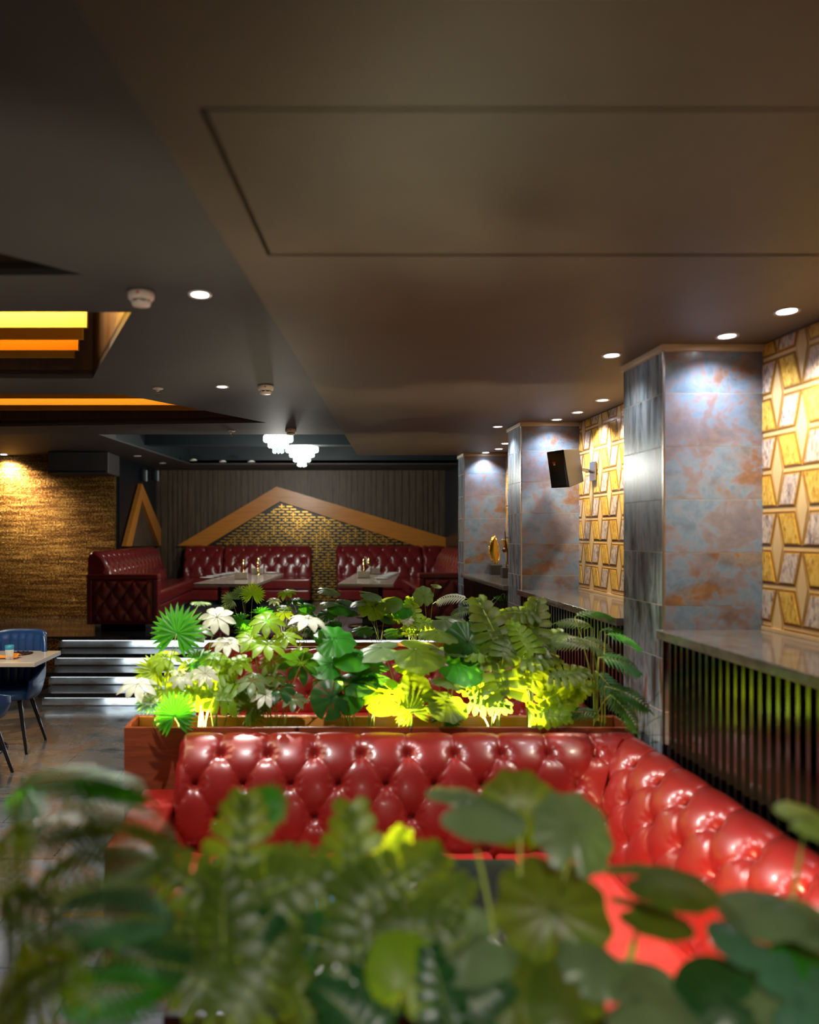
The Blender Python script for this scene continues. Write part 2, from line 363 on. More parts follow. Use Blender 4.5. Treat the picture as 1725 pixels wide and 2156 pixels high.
# raised platform with dark granite edge and four lit steps
YE = 10.27; tread = .433; rise = (PLAT)/4
struct(MB().box(-9, -2.35, YE+.35, 12.6, PLAT-.001, PLAT+.0005).build('floor_platform_left', 'granite'))
struct(MB().box(-9, 2.74, YE+.35, 15.7, 0, PLAT-.001).build('floor_platform', 'floor_upper'))
o = MB()
o.box(-9, 2.0, YE, YE+.35, PLAT-.056, PLAT)
struct(o.build('floor_platform_edge', 'granite'))
for k in range(4):                    # k=0 bottom
    yf = YE+.045-tread*(3-k); z0 = rise*k; z1 = rise*(k+1)
    xl = -3.76+.08*(3-k); 
    t0 = empty('step', ['lowest lit step on the grey floor, black granite nosing', 'second lit step from the floor', 'third lit step from the floor, below the platform edge', 'top lit riser directly under the black platform edge'][k], 'step', (-.9, yf, z0), group=None)
    MB().box(xl+.9, 2.8, .03, tread+.32 if k < 3 else .6, 0, z1-z0-.060).build('riser', 'riser_stone', t0)
    if k < 3: MB().box(xl+.9-.02, 2.8, -.045, tread+.03, z1-z0-.058, z1-z0).build('tread', 'granite', t0)
    MB().box(xl+.95, 2.8, -.02, -.01, z1-z0-.067, z1-z0-.0595).build('light_strip', 'led', t0)
    area(t0, (.4, -.024, z1-z0-.069), 19, (.78,.92,1), 4.4, .015, (0, .45, -1))
    q = MB().box(xl+.9, 2.8, .018, .03, 0, .012).build('base_trim', 'steel_edge', t0)
struct(MB().box(-9, -3.76, YE-.02, YE+.36, 0, PLAT-.036).build('wall_platform_side', 'glitter_gold'))

# ---------------------------------------------------------------- pillars
def pillar(y, dep, label, x1=2.52):
    t_ = empty('tiled_pillar', label, 'pillar', (XP, y, 0))
    w = x1-XP
    MB().box(.0015, w-.002, .0015, dep-.0015, 0, ZS-.002).build('core', 'grout', t_)
    q = MB(); z = 1.788-.3*6
    rows = []
    while z < ZS-.05: rows.append((max(z, .001), min(z+.296, ZS-.04))); z += .3
    for k, (a, b_) in enumerate(rows): q.box(.008, w-.004, -.0, .008, a, b_)
    q.build('front_tiles', 'oxide_tile', t_)
    q = MB()
    for k, (a, b_) in enumerate(rows):
        cut = dep*(.66 if k % 2 else .38)
        if k % 3 == 2: q.box(0, .008, .008, dep-.004, a, b_)
        else: q.box(0, .008, .008, cut-.002, a, b_); q.box(0, .008, cut+.002, dep-.004, a, b_)
    q.build('side_tiles', 'oxide_tile_side', t_)
    MB().box(-.004, .007, -.004, .007, 0, ZS-.036).build('corner_trim', 'steel_edge', t_)
    MB().box(-.012, w-.004, -.014, .0, ZS-.036, ZS-.001).box(-.014, 0, -.012, dep, ZS-.036, ZS-.001).build('cornice', 'cornice', t_)
    return t_
pillar(4.02, .53, 'nearest slate and rust tiled pillar between the glowing gold panels')
pillar(6.85, .48, 'middle tiled pillar with the black speaker in front of it')
pillar(9.55, .40, 'farthest tiled pillar behind the two gold sculptures')

# ---------------------------------------------------------------- gilded geometric panels
def panel(y0, y1, label):
    t_ = empty('geometric_panel', label, 'wall panel', (XW, y0, EYE-.547))
    H = 1.06+.547; q = MB(); q.box(-.001, .018, 0, y1-y0, 0, H-.004)
    Pc, Pr, w2, dl = .2, .2105, .076, .028
    def quad(pts, th, mi):
        # clip to the panel
        pts = clip(pts, 0, y1-y0, .002, H-.006)
        if len(pts) < 3: return
        n = len(pts); cy = sum(p[0] for p in pts)/n; cz = sum(p[1] for p in pts)/n
        v = [(-.001, a, b_) for a, b_ in pts]+[(-th, cy+(a-cy)*.985, cz+(b_-cz)*.985) for a, b_ in pts]
        q.add(v, [tuple(range(n, 2*n))]+[(i, (i+1) % n, (i+1) % n+n, i+n) for i in range(n)], mi)
    def clip(pts, a0, a1, b0, b1):
        for ax, lim, sg in ((0, a0, 1), (0, a1, -1), (1, b0, 1), (1, b1, -1)):
            out = []
            for i in range(len(pts)):
                p, r = pts[i], pts[(i+1) % len(pts)]
                ip = sg*(p[ax]-lim) >= 0; ir = sg*(r[ax]-lim) >= 0
                if ip: out.append(p)
                if ip != ir:
                    k = (lim-p[ax])/(r[ax]-p[ax]); out.append((p[0]+(r[0]-p[0])*k, p[1]+(r[1]-p[1])*k))
            pts = out
            if not pts: return pts
        return pts
    def inset(pts, d):
        n = len(pts); out = []
        for i in range(n):
            a, b_, c = Vector(pts[i-1]), Vector(pts[i]), Vector(pts[(i+1) % n])
            e1 = (b_-a).normalized(); e2 = (c-b_).normalized(); n1 = Vector((-e1.y, e1.x)); n2 = Vector((-e2.y, e2.x))
            bis = (n1+n2); bis = bis/max(.2, bis.dot(n1)); out.append(tuple(b_+bis*d))
        return out
    nc = int((y1-y0)/Pc)+2; nr = int(H/Pr)+2
    for c in range(-1, nc):
        for r in range(-1, nr):
            s0 = dl*(-1)**(r+c); s1 = -s0; y_ = (c+.45)*Pc; z_ = r*Pr+.04
            pts = [(y_-w2+s0, z_+.008), (y_+w2+s0, z_+.008), (y_+w2+s1, z_+Pr-.008), (y_-w2+s1, z_+Pr-.008)]
            quad(pts, .002, 1); quad(inset(pts, .004), .003, 2); quad(inset(pts, .0115), .004, 1); quad(inset(pts, .0185), .006, 3 if (r+c) % 2 else 4)
        for r in range(-1, nr+1):
            if (r+c) % 2 == 0: continue          # tall diamond to the right of column c
            yc = (c+.45)*Pc+Pc/2; zc = r*Pr+.04
            pts = [(yc-.050, zc), (yc, zc-Pr*.92), (yc+.050, zc), (yc, zc+Pr*.92)]
            quad(pts, .002, 1); quad(inset(pts, .0045), .003, 2); quad(inset(pts, .0085), .004, 0)
    q.build('panel_face', ['panel_cream', 'panel_gold_line', 'panel_brown_line', 'panel_amber', 'panel_lilac'], t_)
    MB().box(-.012, -.001, 0, y1-y0, 0, .02).build('base_trim', 'panel_cream', t_)
    return t_
panel(1.5, 4.018, 'gold geometric wall panel at the right edge of the photo, nearest one')
panel(4.552, 6.848, 'gold geometric wall panel between nearest and middle pillars, behind the speaker')
panel(7.332, 9.548, 'sliver of gold geometric panel behind the gold sculptures')

# ---------------------------------------------------------------- ledges with slatted fronts
def ledge(y0, y1, label):
    t_ = empty('ledge_cabinet', label, 'ledge', (XP, y0, 0)); L = y1-y0
    MB().box(-.045, XW-XP-.014, .002, L-.002, EYE-.547-.052, EYE-.547-.001).build('worktop', 'ledge_stone', t_, bevel=.004, seg=2)
    MB().box(.05, XW-XP+.01, .004, L-.004, 0, EYE-.6).build('body', 'black', t_)
    q = MB(); y = .03
    while y < L-.04: q.box(.0, .049, y, y+.024, 0, EYE-.6); y += .062
    q.build('slats', 'slat_fin', t_)
ledge(1.3, 4.016, 'nearest polished stone ledge over dark slats, at the right')
ledge(4.554, 6.846, 'polished stone ledge over dark slats between nearest and middle pillars')
ledge(7.334, 9.546, 'farthest stone ledge, carrying the two gold sculptures')

# ---------------------------------------------------------------- recessed downlights
def downlight(x, y, label, z=ZS, w=60, col=(1,.93,.86), size=115, r=.055, lens='lamp_lens', grp=None, aim=None, blend=.7):
    t_ = empty('downlight', label, 'downlight', (x, y, z), group=grp)
    MB().lathe([(r*.72, .02), (r*.75, -.004), (r, -.006), (r*1.05, 0), (r, .004)], 24).build('trim_ring', 'lamp_trim', t_, True)
    MB().lathe([(0, -.003), (r*.73, -.003), (r*.73, .01)], 20).build('lens', lens, t_)
    if w: spot(t_, (0, 0, -.02), w, col, size, blend, .035, aim)
    return t_
cool = (.86, .90, 1); warm = (1, .88, .66)
downlight(2.24, 3.41, 'largest and rightmost downlight over the nearest gold panel', w=100, col=warm, aim=(.10,0,-1))
downlight(2.20, 3.84, 'downlight right in front of the nearest tiled pillar', w=55, col=cool, size=135, blend=1)
downlight(1.75, 4.26, 'downlight left of the nearest tiled pillar', w=28, col=(1,.96,.92), size=125, blend=1, aim=(-.1,.2,-1))
downlight(2.27, 5.70, 'downlight over the middle gold panel, nearest of its row', w=105, col=warm, aim=(.15,0,-1))
downlight(2.28, 6.28, 'downlight above the black speaker', w=105, col=warm, aim=(.15,0,-1))
downlight(2.23, 6.68, 'downlight right in front of the middle tiled pillar', w=55, col=cool, size=135, blend=1)
downlight(1.79, 7.13, 'downlight left of the middle tiled pillar', w=40, col=cool)
downlight(2.22, 8.48, 'small downlight half hidden by the middle pillar', w=45, col=warm)
downlight(2.28, 9.03, 'downlight over the gold sculptures', w=45, col=warm)
downlight(2.21, 9.44, 'farthest downlight, in front of the farthest tiled pillar', w=45, col=cool, size=120)
downlight(-.55, 3.29, 'bright downlight beside the near smoke detector', z=ZM, w=230, col=(1,.95,.92), r=.052, size=130)
downlight(-.73, 5.37, 'small bright downlight beside the second smoke detector', z=ZM, w=520, col=(1,.97,.90), r=.05, size=105, aim=(.1,-.42,-1))
downlight(-5.5, 12.42, 'downlight washing the gold glitter wall at the left edge', z=ZF, w=330, col=(1,.78,.5), r=.07, size=140, blend=1)
for x, y_, l in ((289, 960, 'above the triangular wood frame'), (342, 975, 'in the far left corner of the upper ceiling'), (407, 969, 'first along the back edge of the dark tray'), (469, 972, 'second along the back edge of the dark tray'), (529, 972, 'third along the back edge of the dark tray')):
    d = 1.36*F/(PY-y_); downlight((x-PX)*d/F, min(d, 15.2), 'dim unlit downlight '+l, z=ZF, w=0, lens='lamp_lens_dim', r=.07)

# ---------------------------------------------------------------- ceiling fittings
def smoke(x, y, label, rz=0):
    t_ = empty('smoke_detector', label, 'smoke detector', (x, y, ZM), rz)
    MB().lathe([(0, -.0), (.06, 0), (.062, -.012), (.058, -.03), (.052, -.036)], 24).build('body', 'white_plastic', t_, True)
    q = MB().lathe([(.052, -.036), (.036, -.04)], 24)
    for k in range(8):
        a = 2*PI*k/8; q.box(-.004, .004, .034, .044, -.052, -.036, 0, Matrix.Rotation(a, 4, 'Z'))
    q.lathe([(.044, -.050), (.04, -.062), (0, -.066)], 24); q.build('sensor_cap', 'white_plastic', t_, True)
    MB().box(-.006, .006, -.0625, -.058, -.024, -.016).build('indicator', 'red_mark', t_)
smoke(-.815, 3.26, 'large pale smoke detector left of the near downlight'); smoke(-.40, 5.34, 'pale smoke detector right of the small bright downlight'); smoke(-.30, 7.57, 'farthest smoke detector, above the chandeliers')
def sprinkler(x, y, label):
    t_ = empty('ceiling_sprinkler', label, 'sprinkler', (x, y, ZM))
    MB().lathe([(0, 0), (.042, 0), (.038, -.008), (.014, -.01), (.012, -.026), (0, -.026)], 16).build('rosette', 'white_plastic', t_, True)
    MB().tube([(-.010, 0, -.024), (-.014, 0, -.04), (0, 0, -.056)], .003).tube([(.010, 0, -.024), (.014, 0, -.04), (0, 0, -.056)], .003).lathe([(0, -.055), (.02, -.056), (.02, -.06), (0, -.06)], 12).build('frame', 'chrome', t_)
sprinkler(-1.23, 5.43, 'ceiling sprinkler at the tip of the near gold recess'); sprinkler(-.945, 7.7, 'smaller ceiling sprinkler left of the chandeliers')
# air-conditioning box on the glitter wall
t0 = empty('air_conditioner', 'dark wall mounted air conditioner box over the gold glitter wall', 'air conditioner', (-4.04, 11.9, 0))
MB().box(-.5, .52, 0, .68, EYE+.985, ZF-.01).build('casing', 'ceiling_charcoal', t0, bevel=.02)
MB().box(-.46, .48, -.012, 0, EYE+1.005, EYE+1.03).build('air_vent', 'black', t0)

# chandeliers
def chandelier(x, y, ztop, r, tiers, label, rim):
    t_ = empty('crystal_chandelier', label, 'chandelier', (x, y, ztop))
    MB().lathe([(0, .01), (r*1.08, .01), (r*1.12, 0), (r*1.08, -.02), (0, -.02)], 28).build('rim', rim, t_, True)
    MB().tube([(0, 0, 0), (0, 0, ZT-ztop)], .012).build('hanging_rod', 'chrome', t_)
    z = -.02
    for k in range(tiers):
        rr = r*(1-k/(tiers+.02)); n = max(3, int(rr*2*PI/.05)); h = .10; q = MB()
        for i in range(n):
            a = 2*PI*(i+.5*(k % 2))/n; cx, cy = rr*math.cos(a), rr*math.sin(a)
            q.lathe([(0, z), (.016, z-.012), (.018, z-h*.8), (0, z-h)], 6, (cx, cy, 0))
        q.build('crystal_tier', 'crystal_cool' if k == tiers-1 else 'crystal', t_)
        z -= h*.82
    point(t_, (0, 0, -.50), 95, (.95,.95,.85), .12)
chandelier((586-PX)*10.6/F, 10.6, EYE+(PY-914)*10.6/F, .205, 3, 'smaller crystal chandelier, the left and nearer of two', 'chrome')
chandelier((636-PX)*12.4/F, 12.4, EYE+(PY-938)*12.4/F, .27, 4, 'larger crystal chandelier with a gold rim, the right of two', 'brass')

# gable frame and mosaic on the far wall; small triangular frame on the slatted wall
def wq(x, y, d=YB-.03): p = P(x, y, d); return (p.x, p.z)
t0 = empty('gable_frame', 'wide wooden gable shaped frame on the dark plank wall', 'wall frame', (0, YB-.03, 0))
for nm, pts in (('left_beam', [(375,1149), (583,1025), (590,1056), (437,1149)]), ('right_beam', [(583,1025), (975,1143), (975,1152), (883,1152), (590,1056)])):
    MB().prism_y([wq(*p) for p in pts][::-1], -.10, -.001).build(nm, 'wood_frame', t0)
t0['label'] = 'wide wooden gable shaped frame on the dark plank wall'
t0 = empty('woven_mosaic', 'gold woven strip mosaic inside the gable frame, running down between the sofas', 'mosaic', (0, YB-.03, 0))
o = MB(); o.prism_y([wq(437,1150), wq(883,1150), wq(590,1057)], -.012, -.001)
o.prism_y([wq(645,1290), wq(722,1290), wq(722,1149), wq(645,1149)], -.012, -.001); o.build('dark_backing', 'black', t0)
def inside(x, z):
    px_, py_ = PX+x*F/(YB-.03), PY-(z-EYE)*F/(YB-.03)
    if py_ > 1150: return 650 < px_ < 717 and py_ < 1290
    return py_ > 1150-(px_-440)*(1150-1060)/(590-440) and py_ > 1060+(px_-590)*(1150-1060)/(880-590) and px_ > 440
RM = random.Random(3); o = MB(); z = wq(0,1290)[1]; row = 0
while z < EYE+.68:
    x = wq(440,0)[0]+.085*(row % 2)
    while x < 2.3:
        w = RM.choice([.115, .12, .125])
        if inside(x+w/2, z): o.box(x, x+w, -.032, -.011, z-.009, z+.009)
        if RM.random() < .30:
            xv = x+w*.5
            if inside(xv, z+.05): o.box(xv-.008, xv+.008, -.027, -.011, z-.055, z+.055)
        x += .17
    z += .058; row += 1
o.build('gold_strips', 'mosaic_gold', t0)
t0 = empty('triangle_frame', 'narrow wooden triangle frame on the black slatted side wall', 'wall frame', (-3.54, 14, 0))
def sq_(x, y):                         # pixel -> (y, z) on the plane x=-3.54
    d = -3.54*F/(x-PX); return (d-14, EYE-(y-PY)*d/F)
def wedge(pts, th, nm, m_):
    yz = [sq_(*p) for p in pts]; n = len(yz)
    q = MB().add([(0, a, b_) for a, b_ in yz]+[(th, a, b_) for a, b_ in yz], [tuple(range(n)), tuple(range(n, 2*n))[::-1]]+[(i, i+n, (i+1) % n+n, (i+1) % n) for i in range(n)])
    q.build(nm, m_, t0)
wedge([(256,1150), (291,1018), (291,1052), (269,1150)], .08, 'left_beam', 'wood_frame'); wedge([(291,1018), (347,1150), (329,1150), (291,1052)], .08, 'right_beam', 'wood_frame')
wedge([(268,1150), (291,1054), (330,1150)], .02, 'infill', 'plank')
for x_, l in ((301, 'over the triangular frame'), (350, 'in the far left corner')):
    d = min(-3.54*F/(x_-PX), YB-.25); t0 = empty('wall_hook_lamp', 'small dim wall lamp '+l, 'wall lamp', (-3.55, d, EYE-(1000-PY)*d/F))
    MB().box(0, .05, -.15, .15, -.12, .12).build('backplate', 'slat_dark', t0); MB().tube([(.06, .1, -.12), (.06, .1, .1)], .012).build('glass_tube', 'lamp_lens_dim', t0)

# ================================================================ TUFTED LEATHER
def smoothprof(pts, n=28):
    out = []
    m_ = len(pts)
    for i in range(m_-1):
        p0, p1, p2, p3 = pts[max(i-1, 0)], pts[i], pts[i+1], pts[min(i+2, m_-1)]
        for k in range(8):
            t_ = k/8; f = lambda a, b_, c, d: .5*((2*b_)+(-a+c)*t_+(2*a-5*b_+4*c-d)*t_*t_+(-a+3*b_-3*c+d)*t_**3)
            out.append((f(p0[0], p1[0], p2[0], p3[0]), f(p0[1], p1[1], p2[1], p3[1])))
    out.append(pts[-1]); L = [0]
    for a, b_ in zip(out, out[1:]): L.append(L[-1]+math.hypot(b_[0]-a[0], b_[1]-a[1]))
    return out, L
def tuft(parent, name, mt, O, U, N, length, prof, pitch, rowgap, top, rows, u0=.1, amp=.03, res=.011, trim=None, cap=True):
    """upholstered back: prof = [(forward, height)] from the seat up and over the roll; buttons every pitch, rows counted down from arc distance 'top' before the end"""
    pf, L = smoothprof(prof); T = L[-1]; O = Vector(O); U = Vector(U); N = Vector(N); q = MB(); Z = Vector((0,0,1))
    nu = max(8, int(length/res)); nv = max(8, int(T/res))
    vtop = T-top; vbot = vtop-rowgap*(rows-1)
    def ev(s):
        s = min(max(s, 0), T); k = 0
        lo, hi = 0, len(L)-1
        while hi-lo > 1:
            mid = (lo+hi)//2
            if L[mid] <= s: lo = mid
            else: hi = mid
        f = (s-L[lo])/max(1e-9, L[hi]-L[lo]); a, b_ = pf[lo], pf[hi]
        return a[0]+(b_[0]-a[0])*f, a[1]+(b_[1]-a[1])*f
    def pt(u, v):
        s = v*T; x = u*length; d, h = ev(s); d1, h1 = ev(s+.012); d0, h0 = ev(s-.012)
        tx, th = d1-d0, h1-h0; ln = math.hypot(tx, th) or 1; nx, nh = th/ln, -tx/ln
        if nx*1 < -.99 and s < T*.5: nx, nh = -nx, -nh
        xv = (x-u0)/pitch; w = (vtop-s)/rowgap
        if w < 0: fo = abs(math.sin(PI*xv))**.25; db = math.hypot((xv-round(xv))*pitch, -w*rowgap)
        elif w > rows-1:
            off = .5*((rows-1) % 2); fo = abs(math.sin(PI*(xv+off)))**.3; db = math.hypot((xv+off-round(xv+off))*pitch, (w-rows+1)*rowgap)
        else:
            a = xv+w/2; b_ = xv-w/2; fo = (abs(math.sin(PI*a))*abs(math.sin(PI*b_)))**.20
            best = 9
            for r_ in (math.floor(w), math.floor(w)+1):
                o_ = .5*(r_ % 2); du = (xv+o_-round(xv+o_))*pitch; best = min(best, math.hypot(du, (w-r_)*rowgap))
            db = best
        ang = math.atan2((w-round(w))*rowgap, (xv*2-round(xv*2))*pitch*.5+1e-6)
        hh = amp*.70*fo-amp*.85*math.exp(-(db/.020)**2)-amp*.58*math.exp(-(db/.052)**2)+.0022*math.cos(9*ang)*math.exp(-((db-.045)/.03)**2)
        e = min(x, length-x); hh += -.05*max(0, 1-e/.05)**2 if cap else 0
        e2 = min(1, s/.05, (T-s)/.03+.1); hh *= max(0, e2)
        if nx < 0: hh *= max(0, 1+nx)
        p = O+U*x+N*(d+nx*hh)+Z*(h+nh*hh)
        return p
    def fn(u, v):
        p = pt(u, v)
        return trim(p) if trim else p
    q.grid(fn, nu, nv)
    if cap:                                 # end caps
        for e in (0, 1):
            ring = [fn(e, j/nv) for j in range(nv+1)]; base = O+U*(e*length)
            lo = base+Z*(ring[0].z-O.z)
            q.add([base+Z*(prof[0][1])]+ring, [(0, i, i+1) if e else (0, i+1, i) for i in range(1, nv+1)])
    ob = q.build(name, mt, parent, True)
    return ob
def rbox(parent, name, mt, x0, x1, y0, y1, z0, z1, bev=.04, seg=4):
    return MB().box(x0, x1, y0, y1, z0, z1).build(name, mt, parent, bevel=bev, seg=seg)
BACK = [(.37,.40), (.36,.55), (.31,.72), (.24,.86), (.155,.95), (.07,.985), (.012,.95), (.004,.86)]
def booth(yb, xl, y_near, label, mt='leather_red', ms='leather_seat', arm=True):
    """corner booth: back along the planter at y=yb, second back along the slatted ledge"""
    t_ = empty('booth_sofa', label, 'sofa', (0, 0, 0))
    xr = XP-.03
    def trimA(p):                          # back along the planter stops in the mitre
        lim = xr-max(0, (yb-p.y))*.98
        if p.x > lim: p = Vector((lim, p.y, p.z))
        return p
    def trimB(p):
        lim = yb-max(0, (xr-p.x))*.98
        if p.y > lim: p = Vector((p.x, lim, p.z))
        return p
    tuft(t_, 'backrest', mt, (xl+.24, yb, 0), (1,0,0), (0,-1,0), xr-xl-.24, BACK, .272, .175, .30, 4, u0=.255, amp=.034, trim=trimA)
    tuft(t_, 'backrest', mt, (xr, y_near, 0), (0,1,0), (-1,0,0), yb-y_near, BACK, .272, .175, .30, 4, u0=.06, amp=.034, trim=trimB)
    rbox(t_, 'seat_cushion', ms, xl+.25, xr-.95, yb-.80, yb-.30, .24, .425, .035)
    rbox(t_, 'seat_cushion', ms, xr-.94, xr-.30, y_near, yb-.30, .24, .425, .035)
    rbox(t_, 'base', mt, xl+.26, xr-.90, yb-.74, yb-.02, .04, .26, .02)
    rbox(t_, 'base', mt, xr-.88, xr-.02, y_near, yb-.02, .04, .26, .02)
    if arm: rbox(t_, 'armrest', mt, xl, xl+.24, yb-.82, yb-.01, .04, .655, .03)
    return t_
booth(4.32, -1.065, 1.95, 'bright red tufted corner booth sofa, nearest, backing onto the near planter')
booth(7.40, -1.14, 4.95, 'red tufted corner booth sofa behind the near planter foliage')

# ---------------------------------------------------------------- planters
def planter(y0, xl, label, xr=XP-.015, h=1.01, dep=.30):
    t_ = empty('planter_box', label, 'planter', (xl, y0, 0)); L = xr-xl
    MB().box(0, L, 0, .022, 0, h).build('front_board', 'mahogany', t_, bevel=.003, seg=1)
    MB().box(.0, L, dep-.022, dep, 0, h).build('back_board', 'mahogany', t_, bevel=.003, seg=1)
    MB().box(.0, .022, .023, dep-.023, 0, h).build('end_board', 'mahogany', t_); MB().box(L-.022, L, .023, dep-.023, 0, h).build('end_board', 'mahogany', t_)
    MB().box(.024, L-.024, dep-.032, dep-.023, h-.25, h-.004).build('inner_lining', 'orange_ply', t_)
    MB().box(.023, L-.023, .023, dep-.033, .2, h-.12).build('soil', 'soil', t_)
    return t_
planter(4.345, -1.19, 'long mahogany planter box behind the near red sofa')
planter(7.43, -1.20, 'farther mahogany planter box in front of the lit steps')
planter(1.25, -1.75, 'closest planter box below the blurred foreground leaves', h=.98)

# uplights inside the planters
def uplight(x, y, z, w, aim, label, col=(1,.92,.58), size=105):
    t_ = empty('spike_spotlight', label, 'garden spotlight', (x, y, z))
    MB().tube([(0,0,-.14), (0,0,0)], .006).build('spike', 'black', t_)
    d = Vector(aim).normalized(); q = MB(); q.tube([Vector((0,0,0))-d*.02, d*.035], .022, 12); q.build('lamp_head', 'black', t_)
    MB().tube([d*.0355, d*.037], .018, 12).build('lens', 'lamp_lens', t_)
    spot(t_, d*.05, w, col, size, .5, .02, d)
HB = 1.01-.11
uplight(-.66, 4.5, HB-.01, 60, (-.5,-.1,.7), 'small spotlight in the near planter, under the yellow leaves at left')
uplight(.38, 4.5, HB-.01, 48, (.3,-.2,.9), 'small spotlight in the near planter beside the yellow split leaf')
uplight(1.02, 4.5, HB-.01, 72, (.05,-.2,.9), 'small spotlight in the near planter at the base of the bright yellow stems')
uplight(1.35, 4.5, HB-.01, 22, (-.1,-.2,.9), 'small spotlight in the near planter, rightmost one')
uplight(.12, 4.43, 1.2, 16, (.12,-.22,1), 'added small spotlight on a tall spike between the centre leaves of the near planter', (1,.9,.75), 75)  # added lamp, set high among the leaves to brighten the soffit
uplight(-.7, 7.6, HB-.01, 50, (.2,-.2,.9), 'small spotlight in the far planter, under the fan palm')
uplight(1.2, 7.6, HB-.01, 60, (-.5,.2,.8), 'small spotlight in the far planter, under the pale palm fronds')
uplight(-.9, 1.42, HB+.05, 60, (-.15,.7,1), 'small spotlight in the closest planter, left', (1,.9,.72), 62)
uplight(.15, 1.42, HB+.05, 60, (.12,1.0,.97), 'small spotlight in the closest planter, centre', (1,.9,.72), 56)
uplight(1.3, 1.42, HB, 14, (.2,.5,1), 'small spotlight in the closest planter, right')
uplight(.75, 1.62, 1.06, 300, (.95,1.35,-.38), 'added unseen spotlight at the closest planter rim aimed at the red corner sofa', (1,.72,.42), 46)  # added lamp, lights the right sofa run from low left

# ================================================================ FAR SEATING
FB = [(.40,.50), (.38,.66), (.33,.86), (.27,1.02), (.18,1.14), (.09,1.19), (.02,1.15), (.004,1.04)]
def farback(parent, O, U, N, L, u0=.14, rows=3, mt='leather_wine'):
    return tuft(parent, 'backrest', mt, O, U, N, L, FB, .285, .23, .34, rows, u0=u0, amp=.04, res=.02)
def farsofa(label, x0, x1, y, extra=None):
    t_ = empty('banquette', label, 'sofa', (x0, y, PLAT)); L = x1-x0
    farback(t_, (0,0,0), (1,0,0), (0,-1,0), L)
    rbox(t_, 'seat_cushion', 'leather_wine', 0, L, -.95, -.32, .33, .56, .05)
    rbox(t_, 'base', 'leather_wine', .02, L-.02, -.93, -.02, .10, .325, .04)
    MB().box(.08, L-.08, -.85, -.1, 0, .10).build('plinth', 'black', t_)
    return t_
X = lambda x, d: (x-PX)*d/F
farsofa('wine red tufted sofa left of the gold mosaic strip, on the far wall', X(472,15.3), X(656,15.3), YB-.07)
farsofa('wine red tufted corner sofa unit at far left, below the left end of the gable', X(388,15.3), X(471,15.3)-.01, YB-.07)
farsofa('wine red tufted sofa right of the gold mosaic strip, on the far wall', X(708,15.3), X(889,15.3), YB-.07)
farsofa('wine red tufted sofa unit in the far right corner', X(890,15.3), 2.72, YB-.07)
def tuftpanel(parent, x0, x1, y, z0, z1, mt):     # quilted face towards -y
    W_, H_ = x1-x0, z1-z0; q = MB(); px_, pz = W_/4, H_/4
    def fn(u, v):
        a = u*4+v*4/2; b_ = u*4-v*4/2
        e = min(u, 1-u, v, 1-v)
        fo = (abs(math.sin(PI*(a+.25)))*abs(math.sin(PI*(b_+.25))))**.4
        return Vector((x0+u*W_, y-.035*fo*min(1, e*14), z0+v*H_))
    q.grid(fn, 60, 48); q.build('quilted_panel', mt, parent, True)
def sidesofa(label, x0, x1, y0, y1, face):        # runs along y; arm at the near end
    t_ = empty('banquette', label, 'sofa', (x0, y0, PLAT)); w = x1-x0; L = y1-y0
    xb, N = (0, (1,0,0)) if face > 0 else (w, (-1,0,0))
    o_ = tuft(t_, 'backrest', 'leather_wine', (xb, .06, 0), (0,1,0), N, L-.06, FB, .285, .23, .34, 3, u0=.14, amp=.04, res=.022)
    a, b_ = (.34, w-.12) if face > 0 else (.12, w-.34)
    rbox(t_, 'seat_cushion', 'leather_wine', a, b_, .10, L, .33, .56, .05)
    rbox(t_, 'base', 'leather_wine', .02, w-.14 if face > 0 else w-.02, .10, L, .10, .325, .04)
    MB().box(.1, w-.2, .3, L-.1, 0, .10).build('plinth', 'black', t_)
    q = MB(); q.box(0, w, -.0, .2, .785, .865).box(0, .085, 0, .2, .10, .785).box(w-.085, w, 0, .2, .10, .785).box(.085, w-.085, .02, .2, .10, .785)
    q.build('armrest', 'leather_wine', t_, bevel=.018)
    tuftpanel(t_, .09, w-.09, .02, .12, .78, 'leather_wine')
    for lx in (.12, w-.2):
        MB().box(lx, lx+.09, .04, .13, 0, .10).build('leg', 'chrome', t_)
    return t_
sidesofa('long wine red sofa along the left wall, its quilted arm facing the steps', X(182,10.8), X(333,10.8), 10.8, 14.6, 1)
sidesofa('wine red sofa at the far right beside the last pillar, quilted arm forward', 1.55, 2.70, 11.05, 14.5, -1)

# far tables
def fartable(label, near, far, width, d0):
    a = Vector(near); b_ = Vector(far); dr = b_-a; L = dr.length; rz = math.atan2(-dr.x, dr.y)
    t_ = empty('dining_table', label, 'table', (a.x, a.y, PLAT), rz)
    MB().box(0, width, 0, L, .70, .75).build('table_top', 'marble', t_, bevel=.004, seg=1)
    for k in (.33, .82):
        q = MB(); yy = L*k; q.box(width/2-.12, width/2+.12, yy-.06, yy+.06, .02, .70); q.build('table_leg', 'black_gloss', t_)
        MB().lathe([(0,0), (.36,0), (.35,.02), (.1,.03), (0,.03)], 24, (width/2, yy, 0)).build('foot_plate', 'black_gloss', t_, True)
    return t_
tl = fartable('marble top table on the platform at left, brass lamps on it', (X(408,10.5), 10.5), (X(408,10.5)+.26, 13.1), .935, 0)
tr = fartable('marble top table on the platform at right, with stacked place settings', (X(712,10.5), 10.5), (X(712,10.5)+.40, 13.15), .81, 0)
TT = PLAT+.752
def at(x, y): d = (EYE-TT)*F/(y-PY); return ((x-PX)*d/F, d, TT)
pl0 = None
